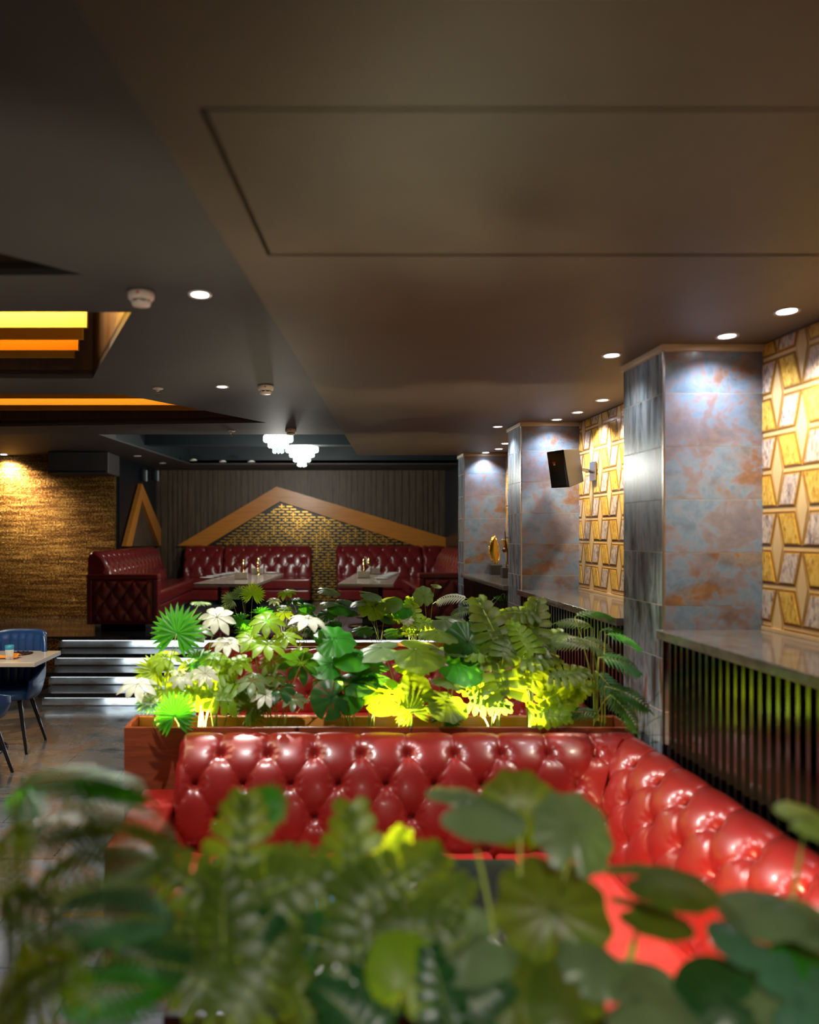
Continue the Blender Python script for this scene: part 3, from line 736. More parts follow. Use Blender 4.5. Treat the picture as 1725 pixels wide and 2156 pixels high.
def plate(p, label, grp, r=.115):
    global pl0
    if pl0 is None:
        pl0 = empty('dinner_plate', label, 'plate', p, group=grp)
        MB().lathe([(0,.004), (.07,.004), (.085,.01), (.115,.018), (.117,.021), (.112,.021), (.083,.014), (.068,.008), (0,.008)], 28).build('dish', 'china', pl0, True)
        MB().tube([(.14,-.09,.006), (.14,.09,.006)], .006).build('knife', 'chrome', pl0)
        return
    q = dup(pl0, label, p); q['group'] = grp
ordn = ['nearest', 'second nearest', 'middle', 'second farthest', 'farthest']
for k, (x, y) in enumerate([(436,1218), (448,1215), (463,1212), (479,1209.5), (490,1207.4)]):
    plate(at(x, y), ordn[k]+' white plate in the row at the left side of the left table', 'plates on the left platform table')
for k, (x, y) in enumerate([(803,1219), (810,1215.5), (817,1212.5), (823,1210), (829,1207.7)]):
    plate(at(x, y), ordn[k]+' white plate in the row at the right side of the right table', 'plates on the right platform table')
plate(at(571,1207.3), 'white plate alone at the far right corner of the left platform table', 'plates on the left platform table')
plate(at(790,1207.3), 'white plate at the far end of the right table, beside the napkins', 'plates on the right platform table')
def lampb(p, label, st='copper'):
    t_ = empty('brass_table_lamp', label, 'table lamp', p)
    MB().lathe([(0,0), (.05,0), (.048,.012), (.018,.02), (.015,.03), (0,.03)], 20).build('base', 'brass', t_, True)
    MB().lathe([(.015,.03), (.015,.12), (.0,.12)], 12).build('pole', 'brass', t_, True); MB().lathe([(.012,.12), (.018,.2), (0,.2)], 12).build('neck', st, t_, True)
    MB().lathe([(.045,.2), (.018,.29), (.0,.30)], 20).build('lamp_shade', 'brass', t_, True)
lampb(at(512,1215), 'brass table lamp behind the left napkin holder'); lampb(at(543,1210.5), 'taller looking brass table lamp at the middle of the left table')
lampb(at(767,1214), 'brass bottle shaped lamp, left one on the right table', 'brass'); lampb(at(777,1209.5), 'brass bottle shaped lamp, right one on the right table', 'brass')
def holder(p, label, m_='acrylic'):
    t_ = empty('napkin_holder', label, 'napkin holder', p)
    MB().box(-.10, .10, -.03, -.022, 0, .11).box(-.10, .10, .022, .03, 0, .11).box(-.10, .10, -.03, .03, 0, .008).build('tray', m_, t_)
    for s in (-1, 1):
        MB().prism_y([(s*.10, .01), (s*.015, .01), (s*.02, .10), (s*.105, .185)] if s < 0 else [(s*.015, .01), (s*.10, .01), (s*.105, .185), (s*.02, .10)], -.018, .018).build('napkin', 'napkin', t_)
holder(at(508,1219.5), 'frosted napkin holder at the near part of the left table'); holder(at(542,1208.8), 'napkin holder behind the second brass lamp, left table')
holder(at(766,1217), 'amber lit napkin holder at the near part of the right table'); holder(at(788,1209), 'farther napkin holder on the right table')

# gold sculptures on the farthest ledge
LZ = EYE-.546
def onledge(x, y): d = .547*F/(y-PY); return ((x-PX)*d/F, d, LZ)
t0 = empty('shell_sculpture', 'gold spiky shell shaped sculpture on a dark block, left one', 'sculpture', onledge(1044, 1209.5))
MB().box(-.07, .07, -.06, .06, 0, .125).build('plinth', 'plinth', t0, bevel=.004, seg=1)
q = MB()
def shell(u, v):
    z = .135+.37*v; w = .075*math.sin(PI*min(1, v*1.02))**.75*(1-.45*v)+.001
    x = (u-.5)*2; return Vector((x*w-.028*math.sin(v*2.2)+.006, -.028*(1-x*x)+.012, z))
q.grid(shell, 14, 30); q.build('shell_body', 'leaf_gold', t0, True, solid=.006)
q = MB()
for k in range(17):
    for s in (0, 1):
        p = shell(s, .03+.93*k/16); q.lathe([(0,-.011), (.009,-.006), (.011,0), (.009,.006), (0,.011)], 8, (p.x+(s-.5)*.012, p.y, p.z))
q.build('beaded_rim', 'leaf_gold', t0, True)
p = onledge(1067, 1216)
t0 = empty('abstract_sculpture', 'gold and bronze abstract sculpture with a round disc, right one', 'sculpture', p)
MB().box(-.06, .06, -.06, .06, 0, .12).build('plinth', 'plinth', t0, bevel=.004, seg=1)
MB().tube([(.0,0,.12), (.015,0,.25), (-.01,0,.40), (-.02,0,.56)], .012, r1=.006).build('spine', 'bronze', t0)
q = MB(); q.grid(lambda u, v: Vector((-.055+.05*u+.02*math.sin(v*3), .02*math.sin(u*3), .30+.16*v)), 6, 12); q.grid(lambda u, v: Vector((.0+.05*u*(math.sin(PI*v)+.1), -.02*math.sin(u*3), .14+.26*v)), 6, 12)
q.build('gold_wings', 'leaf_gold', t0, True, solid=.006)
MB().lathe([(0,-.03), (.02,-.022), (.03,0), (.02,.022), (0,.03)], 16, (-.035,-.02,.33)).build('disc', 'bronze', t0, True)

# speaker on the middle pillar panel
c0 = P(1190, 985, 6.45)
t0 = empty('wall_speaker', 'black wall speaker tilted down on a bracket beside the middle pillar', 'speaker', c0)
ex = [P(1151,952,6.3), P(1187,946,6.15), P(1220,945,6.4), P(1161,1028,6.25), P(1200,1026,6.1), P(1230,1014,6.35)]
A_, B_, C_, A2, B2, C2_ = ex; bk_ = (A_+C_-B_); bk2 = (A2+C2_-B2)
v = [p-c0 for p in (A_, B_, C_, bk_, A2, B2, C2_, bk2)]
MB().add(v, [(3,2,1,0), (4,5,6,7), (0,1,5,4), (1,2,6,5), (2,3,7,6), (3,0,4,7)]).build('cabinet', 'black', t0, bevel=.006, seg=2)
def onface(a, b_): return v[0]+(v[1]-v[0])*a+(v[4]-v[0])*b_
nf = (v[1]-v[0]).cross(v[4]-v[0]).normalized(); nf = nf if nf.y < 0 else -nf
q = MB(); q.add([onface(a, b_)+nf*.006 for a, b_ in ((.05,.04), (.95,.04), (.95,.96), (.05,.96))]+[onface(a, b_)-nf*.002 for a, b_ in ((.05,.04), (.95,.04), (.95,.96), (.05,.96))], [(0,1,2,3), (0,4,5,1), (1,5,6,2), (2,6,7,3), (3,7,4,0)]); q.build('grille', 'black_gloss', t0)
def mark(a0, a1, b0, b1, m_, nm):
    MB().add([onface(a, b_)+nf*k for k in (.0065, .009) for a, b_ in ((a0,b0), (a1,b0), (a1,b1), (a0,b1))], [(0,1,2,3), (4,5,6,7), (0,1,5,4), (1,2,6,5), (2,3,7,6), (3,0,4,7)]).build(nm, m_, t0)
mark(.30, .46, .30, .345, 'red_mark', 'red_badge'); mark(.34, .44, .355, .40, 'white_mark', 'white_badge')
pe = P(1226, 988, 6.42)-c0
MB().tube([pe+Vector((-.01,0,0)), pe+Vector((.06,.02,-.01)), Vector((XW-.03-c0.x, pe.y+.04, pe.z-.02))], .016, 8).box(XW-.03-c0.x, XW-.012-c0.x, pe.y-.02, pe.y+.1, pe.z-.1, pe.z+.07).build('bracket', 'chrome', t0)

# ================================================================ LEFT TABLE AND CHAIRS
t0 = empty('dining_table', 'pale marble top table at the left edge beside the blue chairs', 'table', (-3.25, 7.18, 0))
MB().box(-.75, .52, -.34, .35, .905, .95).build('table_top', 'marble', t0, bevel=.004, seg=1)
MB().box(-.3, -.18, -.06, .06, .03, .905).build('table_leg', 'black_gloss', t0); MB().lathe([(0,0), (.33,0), (.32,.02), (0,.03)], 24, (-.24,0,0)).build('foot_plate', 'black_gloss', t0, True)
def chair(label, loc, rz):
    t_ = empty('armchair', label, 'chair', loc, rz)
    def plan(a, k=1):
        ca, sa = math.cos(a), math.sin(a); n = 3.2
        r = 1/(abs(ca)**n+abs(sa)**n)**(1/n); return r*sa*.31*k, r*ca*.30*k
    def fn(u, v):
        a = (u-.5)*2*math.radians(128); aa = abs(a)
        h = 1.17-.02*(aa/.72)**4 if aa < .72 else (1.15-.34*min(1, (aa-.72)/.55)**1.3 if aa < 1.27 else .81-.10*(aa-1.27))
        ch = .024*abs(math.sin(u*PI*17))**.5 if .12 < v < .90 and aa < 1.2 else 0
        x, y = plan(a, .80+.20*min(1, v*1.6)**.6+(.05*v if aa < .8 else 0)); nrm = Vector((x, y)).normalized()
        z = .53+(h-.53)*v
        return Vector((x-nrm.x*ch, y-nrm.y*ch, z))
    MB().grid(fn, 204, 20).build('backrest', 'leather_blue', t_, True, solid=.035)
    q = MB(); q.lathe([(0,.60), (.20,.605), (.25,.59), (.265,.56), (.25,.52), (.18,.50), (0,.50)], 28); q.build('seat', 'leather_blue', t_, True)
    for sx_ in (-1, 1):
        for sy_ in (-1, 1):
            MB().tube([(sx_*.15, sy_*.13, .52), (sx_*.27, sy_*.25, 0.0)], .024, 10, r1=.014).build('leg', 'black_gloss', t_)
    return t_
ch = chair('navy blue channel backed leather armchair behind the left table', (-3.17, 7.31, 0), 0)
dup(ch, 'navy blue leather armchair cut off by the left edge, in front of the table', (-3.17, 6.45, 0), math.radians(150))
q = MB().lathe([(.035,0), (.036,.002), (.042,.10), (.039,.10), (.034,.006), (0,.006)], 24)
t0 = empty('tumbler', 'clear tumbler with a blue rim on the left table', 'glass', (X(20,7.0), 7.0, .951)); q.build('cup', 'glass', t0, True); MB().lathe([(.0425,.10), (.043,.14), (.0405,.14), (.040,.10)], 24).build('blue_rim', 'glass_blue', t0, True)
o = MB(); o.grid(lambda u, v: Vector(((u-.5)*.34, (v-.5)*.12, .012+.035*abs(math.sin(v*PI))*(.6+.4*math.sin(u*9)))), 20, 10)
o = o.build('folded_napkin', 'napkin_orange', None, True, loc=(X(2,7.05), 7.08, .952), solid=.006); tag(o, 'orange folded napkin on the left table beside the tumbler', 'napkin')
o = MB(); 
for k in range(16):
    a = 2*PI*k/16; o.lathe([(0,-.008), (.014,0), (0,.008)], 8, (.13*math.cos(a), .10*math.sin(a), .008))
o.lathe([(0,0), (.13,0), (.13,.005), (0,.005)], 28)
o = o.build('woven_placemat', 'bronze', None, loc=(X(38,7.3), 7.33, .951)); tag(o, 'dark beaded round placemat at the back of the left table', 'placemat')

# table of the nearest booth, glimpsed through the leaves
t0 = empty('dining_table', 'dark table of the nearest booth, glimpsed through the blurred leaves', 'table', (.25, 2.75, 0))
MB().box(-.72, .62, -.62, .42, .71, .75).build('table_top', 'black_gloss', t0, bevel=.01, seg=2); MB().box(-.1, .1, -.1, .1, 0, .71).build('table_leg', 'black', t0)
for k, (x, y, l) in enumerate([(-.22, 2.55, 'left of the booth table'), (.30, 2.95, 'at the back of the booth table'), (.52, 2.45, 'at the right of the booth table'), (.10, 2.28, 'at the near side of the booth table')]):
    plate((x, y, .752), 'white plate '+l+', seen through the leaves', 'plates on the booth table')
    pass
for x, y, l in ((.02, 2.62, 'right of centre'), (-.16, 2.25, 'at the near left')):
    t0 = empty('tumbler', 'blue tumbler on the nearest booth table, '+l, 'glass', (x, y, .752)); MB().lathe([(.033,0), (.038,.10), (.035,.10), (.030,.006), (0,.006)], 20).build('cup', 'glass_blue', t0, True)
for x, y, l, a in ((.22, 2.62, 'beside the blue tumbler', .4), (-.35, 2.85, 'at the back left corner', -.3), (.30, 2.2, 'at the near edge', .1)):
    o = MB().prism_y([(-.09,0), (.09,0), (.06,.10), (0,.03), (-.06,.10)], -.02, .02).build('folded_napkin', 'napkin', None, loc=(x, y, .752), rot=(0,0,a)); tag(o, 'pale folded napkin on the nearest booth table, '+l, 'napkin')

# ================================================================ PLANTS
def strip(q, b0, d, side, up, L, w, prof, droop=.2, n=6, fold=.25, mi=0):
    """one leaflet: midrib + two edges; prof(t)->relative half width"""
    v = []; p = Vector(b0); dd = Vector(d)
    for i in range(n+1):
        t_ = i/n; ww = w*prof(t_); e = up*(fold*ww)
        v += [p-side*ww+e, p.copy(), p+side*ww+e]
        dd = (dd-up*(droop/n)).normalized(); p = p+dd*(L/n)
    f = []
    for i in range(n): a = i*3; f += [(a, a+1, a+4, a+3), (a+1, a+2, a+5, a+4)]
    q.add(v, f, mi)
lance = lambda t_: max(.06, math.sin(PI*min(1, (t_*.93+.07))**.8))
finger = lambda t_: (.55+.45*math.sin(PI*.5*min(1, t_*1.8))) if t_ < .8 else max(.05, math.sqrt(max(0, 1-((t_-.8)/.2)**2)))
obov = lambda t_: max(.05, math.sin(PI*min(1, t_**1.35*.97+.02)))
def leaf(q, kind, s, rg):
    """leaf of radius/half-length s in local axes: +Y along the leaf, +Z its upper side"""
    X_, Y_, Z_ = Vector((1,0,0)), Vector((0,1,0)), Vector((0,0,1))
    if kind == 'fan':
        n = 25
        for i in range(n):
            a = math.radians(-148+296*i/(n-1)); d = Vector((math.sin(a), math.cos(a), .10+.04*math.cos(i*PI))).normalized()
            sd = Vector((math.cos(a), -math.sin(a), 0)); Lr = s*(1-.16*abs(a)/2.6)*rg.uniform(.93,1.05)
            strip(q, (0,0,0), d, sd, Z_, Lr, s*.082, lambda t_: max(.04, (t_*1.7 if t_ < .55 else .935*(1-((t_-.55)/.45)**1.7))), .30, 5, .5)
    elif kind == 'frond':                  # origin at base, length 2s
        L = 2*s; n = 13; p = Vector((0,0,0)); d = Vector((0,1,.30)).normalized(); pts = [p.copy()]
        for i in range(n):
            p = p+d*(L/n); d = (d-Z_*.085).normalized(); pts.append(p.copy())
            t_ = i/(n-1); ll = s*.78*(math.sin(PI*(.18+.80*t_))**.7)
            for sg in (-1, 1):
                out = (X_*sg*.85+d*.62).normalized(); sd = out.cross(Z_).normalized()
                strip(q, p, (out+Z_*.12).normalized(), sd, Z_, ll*rg.uniform(.9,1.08), s*.060, lance, .75, 5, .3)
        strip(q, p, d, X_, Z_, s*.4, s*.05, lance, .2, 4)
        q.tube(pts, s*.018, 5, 1, s*.006)
    elif kind == 'lobed':                  # origin at base, length 2s
        L = 2*s; n = 7; p = Vector((0,0,0)); d = Vector((0,1,.12)).normalized(); pts = [p.copy()]
        strip(q, p, d, X_, Z_, L*.93, s*.20, lambda t_: max(.1, math.sin(PI*min(1, t_*.85+.15))**.6), .42, 10, .15)
        for i in range(n):
            t_ = (i+.35)/n; pp = p+d*(L*.93*t_)-Z_*(.19*L*t_*t_)
            ll = s*(.88-.25*abs(t_-.30)-.28*t_)
            for sg in (-1, 1):
                ang = math.radians(118-88*t_); out = (X_*sg*math.sin(ang)+Y_*math.cos(ang)+Z_*.05).normalized(); sd = out.cross(Z_).normalized()
                strip(q, pp, out, sd, Z_, ll*rg.uniform(.92,1.06), s*.145, finger, .40, 7, .18)
        strip(q, p+d*L*.82-Z_*.12*L, Vector((0,1,-.3)).normalized(), X_, Z_, s*.42, s*.13, finger, .2, 5)
        q.tube([p, p+d*L*.5-Z_*.045*L, p+d*L*.9-Z_*.15*L], s*.02, 5, 1, s*.008)
    elif kind == 'umbrella':
        n = 8; a0 = rg.uniform(0, 1)
        for i in range(n):
            a = 2*PI*(i+a0)/n; d = Vector((math.sin(a), math.cos(a), .12)).normalized(); sd = Vector((math.cos(a), -math.sin(a), 0))
            strip(q, d*s*.06, d, sd, Z_, s*rg.uniform(.85,1.1), s*.215, obov, .85, 7, .22)
    elif kind in ('shield', 'monstera', 'heart'):
        nr, na = 8, 72; v = [(0,0,0)]; f = []
        ph = rg.uniform(0, 6)
        def rad(a):
            if kind == 'shield': return s*(1+.045*math.sin(9*a+ph)-.30*math.exp(-((abs(a)-PI)/.16)**2))
            base = s*(1.12+.25*math.cos(a))*(.88+.12*abs(math.sin(a)))
            base *= (1-.72*math.exp(-((abs(a)-PI)/.30)**2))
            return base
        for j in range(1, nr+1):
            for i in range(na):
                a = -PI+2*PI*i/na; r_ = rad(a)*j/nr; ri = j/nr
                z = -.20*s*ri*ri+.030*s*math.cos(11*a+ph)*ri*ri*(1 if kind == 'shield' else .5)-(.10*s*ri**2*math.cos(a) if kind != 'shield' else 0)+.07*s*math.sin(2*a+ph)*ri*ri
                v.append((r_*math.sin(a), r_*math.cos(a), z))
        for j in range(nr):
            for i in range(na):
                k = (i+1) % na; a = -PI+2*PI*(i+.5)/na
                if kind == 'monstera':
                    if abs(a) > .3 and (i % 11 in (4, )) and j >= 3: continue
                    if (i % 11 in (9, 10)) and j in (2, 3) and .4 < abs(a) < 2.3: continue
                if j == 0: f.append((0, 1+i, 1+k))
                else: f.append((1+(j-1)*na+i, 1+j*na+i, 1+j*na+k, 1+(j-1)*na+k))
        q.add(v, f)
        for k in range(9):
            a = -2.5+5*k/8; q.tube([(0,0,.002), (rad(a)*.45*math.sin(a), rad(a)*.45*math.cos(a), -.035*s), (rad(a)*.85*math.sin(a), rad(a)*.85*math.cos(a), -.135*s)], s*.011, 4, 0, s*.004)
OFF = {'frond': 1, 'lobed': 1, 'fan': 0, 'umbrella': 0, 'shield': 0, 'monstera': .2, 'heart': .2}
def plant(name, label, cat, base, leaves, mt, stem_r=.004, grp=None, limit=None, mt2=None):
    """leaves: (kind, x, y, size_px, screen angle, facing 0=up..1=camera, depth[, material])"""
    grp = 'plants in the closest planter' if base[1] < 2 else 'plants in the near planter' if base[1] < 6 else 'plants in the far planter'
    base = Vector(base); rg = random.Random(int(abs(base.x)*1000)+len(leaves)*7)
    t_ = empty(name, label, cat, base, group=grp)
    byM = {}; st = MB(); nl = len(leaves)
    for i, lf in enumerate(leaves):
        kind, x, y, sp, ang, face, d = lf[:7]; mm_ = lf[7] if len(lf) > 7 else mt
        c = P(x, y, d); s = sp*d/F*(.84 if kind in ('shield', 'heart') and d > 3 else .92 if d > 3 else 1); a = math.radians(ang)
        dr = Vector((math.cos(a), rg.uniform(-.25,.15), math.sin(a)))
        nrm = (Vector((rg.uniform(-.15,.15), -face, 1-abs(face)*.85)))
        dr = (dr-nrm*dr.dot(nrm)/nrm.length_squared)
        if dr.length < .25: dr = Vector((math.cos(a) or .1, .5 if face < .5 else -.1, .2))-nrm*.1
        dr.normalize(); nrm = (nrm-dr*nrm.dot(dr)).normalized(); sd = dr.cross(nrm)
        M = Matrix((( sd.x, dr.x, nrm.x), (sd.y, dr.y, nrm.y), (sd.z, dr.z, nrm.z)))
        att = c-dr*s*OFF[kind]
        q = MB(); leaf(q, kind, s, rg); vv = [M @ Vector(p)+att-base for p in q.v]
        g_ = byM.setdefault(mm_, MB())
        fs0 = [f for f, k in zip(q.f, q.mi) if k == 0]; fs1 = [f for f, k in zip(q.f, q.mi) if k == 1]
        g_.add(vv, fs0, 0)
        if fs1: g_.add(vv, fs1, 1)
        r0 = Vector((rg.uniform(-.035,.035), rg.uniform(-.03,.03), 0)); e = att-base
        pts = []
        for k in range(9):
            t2 = k/8; mid = r0*(1-t2)+e*t2; lift = Vector((0,0,1))*math.sin(PI*t2)*.10*e.length
            pull = Vector((r0.x*.5, r0.y*.5, 0))
            pts.append(Vector((r0.x+(e.x-r0.x)*t2**1.5, r0.y+(e.y-r0.y)*t2**1.5, e.z*t2))+lift*.4)
        st.tube(pts, stem_r, 6, 0, stem_r*.6)
    for m_, q in byM.items():
        q.build('foliage', [m_, 'stem'], t_, True)
    st.build('stems', 'stem', t_, True)
    return t_
SB = 1.01-.12; YP = 4.49
def bx(px_, y=YP, z=SB): return (X(px_, y), y, z)
G, O_, D, L_, GR, PA, BG = 'leaf_green', 'leaf_olive', 'leaf_dark', 'leaf_lime', 'leaf_grey', 'leaf_lit_pale', 'leaf_bluegreen'
# --- near planter, left to right
plant('fan_palm', 'tall green fan palm at the left end of the near planter', 'plant', bx(330), [
    ('fan',372,1334,74,80,.9,4.42,G), ('fan',369,1508,62,100,.85,4.22,G), ('fan',328,1415,56,150,.6,4.5,L_), ('fan',350,1452,56,-40,.6,4.45,L_),
    ('fan',420,1270,30,60,.05,4.6,GR), ('fan',318,1478,44,200,.4,4.4,BG), ('fan',420,1390,50,20,.4,4.55,G)], G, .005)
plant('schefflera', 'umbrella plant with lit-pale leaves spilling left over the near planter end', 'plant', bx(372, 4.52), [
    ('umbrella',290,1440,48,180,.35,4.4,PA), ('umbrella',382,1425,36,90,.5,4.45,PA), ('umbrella',318,1475,36,180,.5,4.4,PA), ('umbrella',345,1385,44,90,.4,4.5,L_), ('umbrella',398,1400,36,70,.4,4.6,L_)], PA)
plant('schefflera', 'umbrella plant with white lit top leaves beside the tall fan palm', 'plant', bx(425, 4.55), [
    ('umbrella',457,1300,46,90,.55,4.55,PA), ('umbrella',478,1352,44,30,.3,4.5,PA), ('umbrella',432,1418,36,0,.45,4.4,PA), ('umbrella',412,1330,42,100,.3,4.6,GR), ('umbrella',450,1385,44,0,.3,4.55,L_), ('umbrella',500,1398,40,20,.3,4.5,L_)], PA)
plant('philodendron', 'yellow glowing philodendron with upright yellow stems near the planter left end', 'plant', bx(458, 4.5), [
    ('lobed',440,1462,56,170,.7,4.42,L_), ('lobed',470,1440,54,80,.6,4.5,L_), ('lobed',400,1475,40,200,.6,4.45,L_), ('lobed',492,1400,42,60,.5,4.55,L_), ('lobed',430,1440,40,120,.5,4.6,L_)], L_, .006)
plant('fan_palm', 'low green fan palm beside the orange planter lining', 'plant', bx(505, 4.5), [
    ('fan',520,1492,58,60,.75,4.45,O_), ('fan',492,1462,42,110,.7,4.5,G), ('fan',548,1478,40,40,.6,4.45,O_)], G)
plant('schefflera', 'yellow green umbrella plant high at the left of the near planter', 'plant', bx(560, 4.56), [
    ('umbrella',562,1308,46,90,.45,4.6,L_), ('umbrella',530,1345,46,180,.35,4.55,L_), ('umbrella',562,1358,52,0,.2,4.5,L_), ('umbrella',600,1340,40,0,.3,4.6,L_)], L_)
plant('schefflera', 'umbrella plant with small white edged leaves in front of the far red sofa', 'plant', bx(574, 4.47), [
    ('umbrella',535,1432,46,170,.35,4.4,GR), ('umbrella',588,1450,48,0,.3,4.4,D), ('umbrella',560,1462,36,200,.4,4.35,PA), ('umbrella',574,1395,44,90,.4,4.5,O_), ('umbrella',580,1425,36,60,.3,4.45,O_), ('umbrella',618,1470,36,-20,.35,4.35,GR)], GR)
plant('schefflera', 'umbrella plant with one pale flat crown leaf on a tall stem', 'plant', bx(598, 4.52), [
    ('umbrella',650,1303,52,90,.2,4.5,PA), ('umbrella',634,1396,52,270,-.75,4.45,D), ('umbrella',700,1425,48,10,.1,4.5,D), ('umbrella',632,1380,30,90,.6,4.5,L_)], D)
plant('monstera', 'dark green split leaf monstera left of the yellow lit leaf', 'plant', bx(735, 4.47), [
    ('monstera',692,1472,42,200,.8,4.35,D), ('shield',705,1345,54,15,.45,4.5,G), ('heart',690,1395,44,150,.5,4.5,G), ('monstera',752,1432,46,60,.3,4.45,D), ('monstera',735,1470,34,-60,.6,4.4,G), ('heart',770,1395,56,20,.15,4.55,D)], D, .005)
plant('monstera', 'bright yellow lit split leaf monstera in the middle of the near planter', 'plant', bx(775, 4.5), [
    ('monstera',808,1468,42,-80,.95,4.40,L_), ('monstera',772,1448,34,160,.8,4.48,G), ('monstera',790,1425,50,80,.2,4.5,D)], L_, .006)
plant('lily_pad_plant', 'round leaved plant with slanting olive leaves in the centre of the near planter', 'plant', bx(845, 4.52), [
    ('heart',795,1365,62,205,.15,4.55,GR), ('heart',745,1380,52,200,.25,4.5,G), ('heart',885,1370,66,-50,.3,4.45,O_), ('shield',868,1400,46,190,.25,4.5,L_), ('shield',875,1455,48,120,.75,4.45,O_)], O_)
plant('lily_pad_plant', 'round leaved plant with upright stems and a big cupped olive leaf', 'plant', bx(935, 4.48), [
    ('shield',922,1332,52,-10,.15,4.5,O_), ('shield',985,1352,58,60,.75,4.5,D), ('heart',972,1402,56,-35,.35,4.45,G), ('shield',945,1432,46,-15,.12,4.4,GR), ('shield',940,1478,60,0,.35,4.4,O_), ('fan',868,1500,50,110,.6,4.4,O_), ('fan',940,1510,46,60,.6,4.42,D), ('heart',958,1368,40,-70,.1,4.55,GR)], O_)
plant('philodendron', 'tall lobed philodendron with olive leaves right of centre in the near planter', 'plant', bx(1040, 4.52), [
    ('lobed',1032,1312,70,105,.75,4.55,O_), ('lobed',1048,1398,74,100,.7,4.45,O_), ('lobed',1020,1370,52,200,.5,4.5,L_), ('lobed',1035,1482,46,-20,.55,4.38,GR), ('lobed',1000,1450,50,150,.5,4.5,L_), ('lobed',1075,1350,48,60,.6,4.5,O_)], O_, .005)
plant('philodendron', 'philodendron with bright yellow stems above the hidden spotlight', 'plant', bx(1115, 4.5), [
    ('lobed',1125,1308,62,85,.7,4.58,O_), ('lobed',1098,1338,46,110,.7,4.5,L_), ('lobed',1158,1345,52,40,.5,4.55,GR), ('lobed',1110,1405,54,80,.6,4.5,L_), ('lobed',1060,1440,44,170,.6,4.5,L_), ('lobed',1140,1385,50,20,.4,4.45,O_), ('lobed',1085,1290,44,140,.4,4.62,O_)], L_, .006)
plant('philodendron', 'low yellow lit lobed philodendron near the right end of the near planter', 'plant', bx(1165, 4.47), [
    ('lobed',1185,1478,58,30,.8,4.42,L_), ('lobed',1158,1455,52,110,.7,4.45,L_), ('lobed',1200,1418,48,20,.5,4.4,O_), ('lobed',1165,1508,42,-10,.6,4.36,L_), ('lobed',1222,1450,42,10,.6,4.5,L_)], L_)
plant('areca_palm', 'areca palm with grey and green fronds at the right end of the near planter', 'plant', bx(1262, 4.52), [
    ('frond',1250,1290,48,60,.25,4.6,G), ('frond',1205,1350,48,150,.45,4.45,GR), ('frond',1262,1362,44,-40,.55,4.42,GR), ('frond',1318,1345,46,10,.3,4.05,G), ('frond',1312,1395,54,-20,.5,4.05,BG), ('frond',1290,1455,56,-60,.75,4.30,BG), ('frond',1325,1465,54,-40,.5,4.05,D), ('frond',1210,1310,40,120,.4,4.6,GR), ('frond',1320,1500,50,-65,.6,4.05,D), ('frond',1300,1325,40,50,.2,4.6,G), ('frond',1225,1500,40,170,.5,4.38,D)], G, .005)
# --- far planter
def cx(px_, y=7.58): return (X(px_, y), y, SB)
plant('fan_palm', 'small fan palm with a yellow upright leaf at the left of the far planter', 'plant', cx(520), [
    ('fan',532,1252,34,85,.7,7.5,L_), ('fan',488,1262,28,150,.6,7.5,GR), ('fan',507,1248,26,100,.5,7.55,GR), ('fan',548,1292,34,20,.4,7.5,G), ('fan',510,1305,34,200,.4,7.5,G), ('fan',475,1285,26,170,.4,7.5,GR), ('fan',565,1300,26,30,.5,7.6,G), ('fan',520,1330,34,90,.4,7.5,D)], G)
plant('schefflera', 'small umbrella plant with a yellow crown in the far planter', 'plant', cx(605), [
    ('umbrella',603,1246,27,90,.3,7.55,L_), ('umbrella',578,1264,18,180,.4,7.5,PA), ('umbrella',622,1262,26,20,.2,7.55,D), ('umbrella',640,1290,28,-20,.3,7.5,D), ('umbrella',598,1290,28,180,.3,7.5,O_), ('umbrella',618,1322,28,0,.3,7.5,O_), ('umbrella',655,1325,28,0,.4,7.5,D)], O_)
plant('philodendron', 'green pointed leaf plant right of the small umbrella plant', 'plant', cx(640), [
    ('heart',645,1275,24,30,.3,7.5,G), ('heart',622,1268,22,60,.1,7.6,GR), ('heart',665,1300,22,-20,.3,7.5,G), ('heart',598,1278,22,70,.2,7.5,GR)], G)
plant('lily_pad_plant', 'upright grey edged leaves in front of the mosaic strip foot', 'plant', cx(700), [
    ('heart',692,1242,30,45,.15,7.55,GR), ('heart',690,1270,20,30,.2,7.5,GR), ('heart',715,1278,32,5,.25,7.5,G), ('shield',690,1292,26,60,.4,7.45,D), ('heart',728,1264,24,10,.1,7.6,GR), ('heart',700,1312,24,0,.3,7.5,G), ('shield',740,1290,18,10,.3,7.5,D)], G)
plant('lily_pad_plant', 'round leaved plant with long stems before the right table leg', 'plant', cx(798), [
    ('heart',780,1250,30,40,.2,7.55,GR), ('shield',785,1278,36,60,.65,7.5,O_), ('heart',818,1268,34,-45,.3,7.5,O_), ('heart',755,1268,24,170,.15,7.5,GR), ('heart',815,1300,22,-20,.3,7.5,D), ('shield',765,1325,28,180,.3,7.5,D), ('shield',830,1330,28,0,.3,7.5,D)], O_)
plant('philodendron', 'yellow green lobed plant left of the round grey leaf, far planter', 'plant', cx(868), [
    ('lobed',868,1285,36,90,.7,7.5,L_), ('lobed',892,1310,32,-10,.5,7.45,L_), ('lobed',838,1300,30,170,.5,7.5,O_), ('heart',850,1282,28,170,.4,7.5,G), ('lobed',865,1330,28,180,.5,7.45,O_), ('umbrella',858,1305,18,90,.6,7.4,PA)], L_)
plant('lily_pad_plant', 'large round grey leaf standing upright over the far planter', 'plant', cx(905), [
    ('shield',892,1255,26,90,.9,7.5,GR), ('heart',918,1232,14,50,.2,7.55,O_), ('heart',945,1305,42,-25,.25,7.4,GR), ('shield',900,1330,28,0,.4,7.5,O_), ('heart',985,1318,30,-10,.3,7.45,O_)], GR)
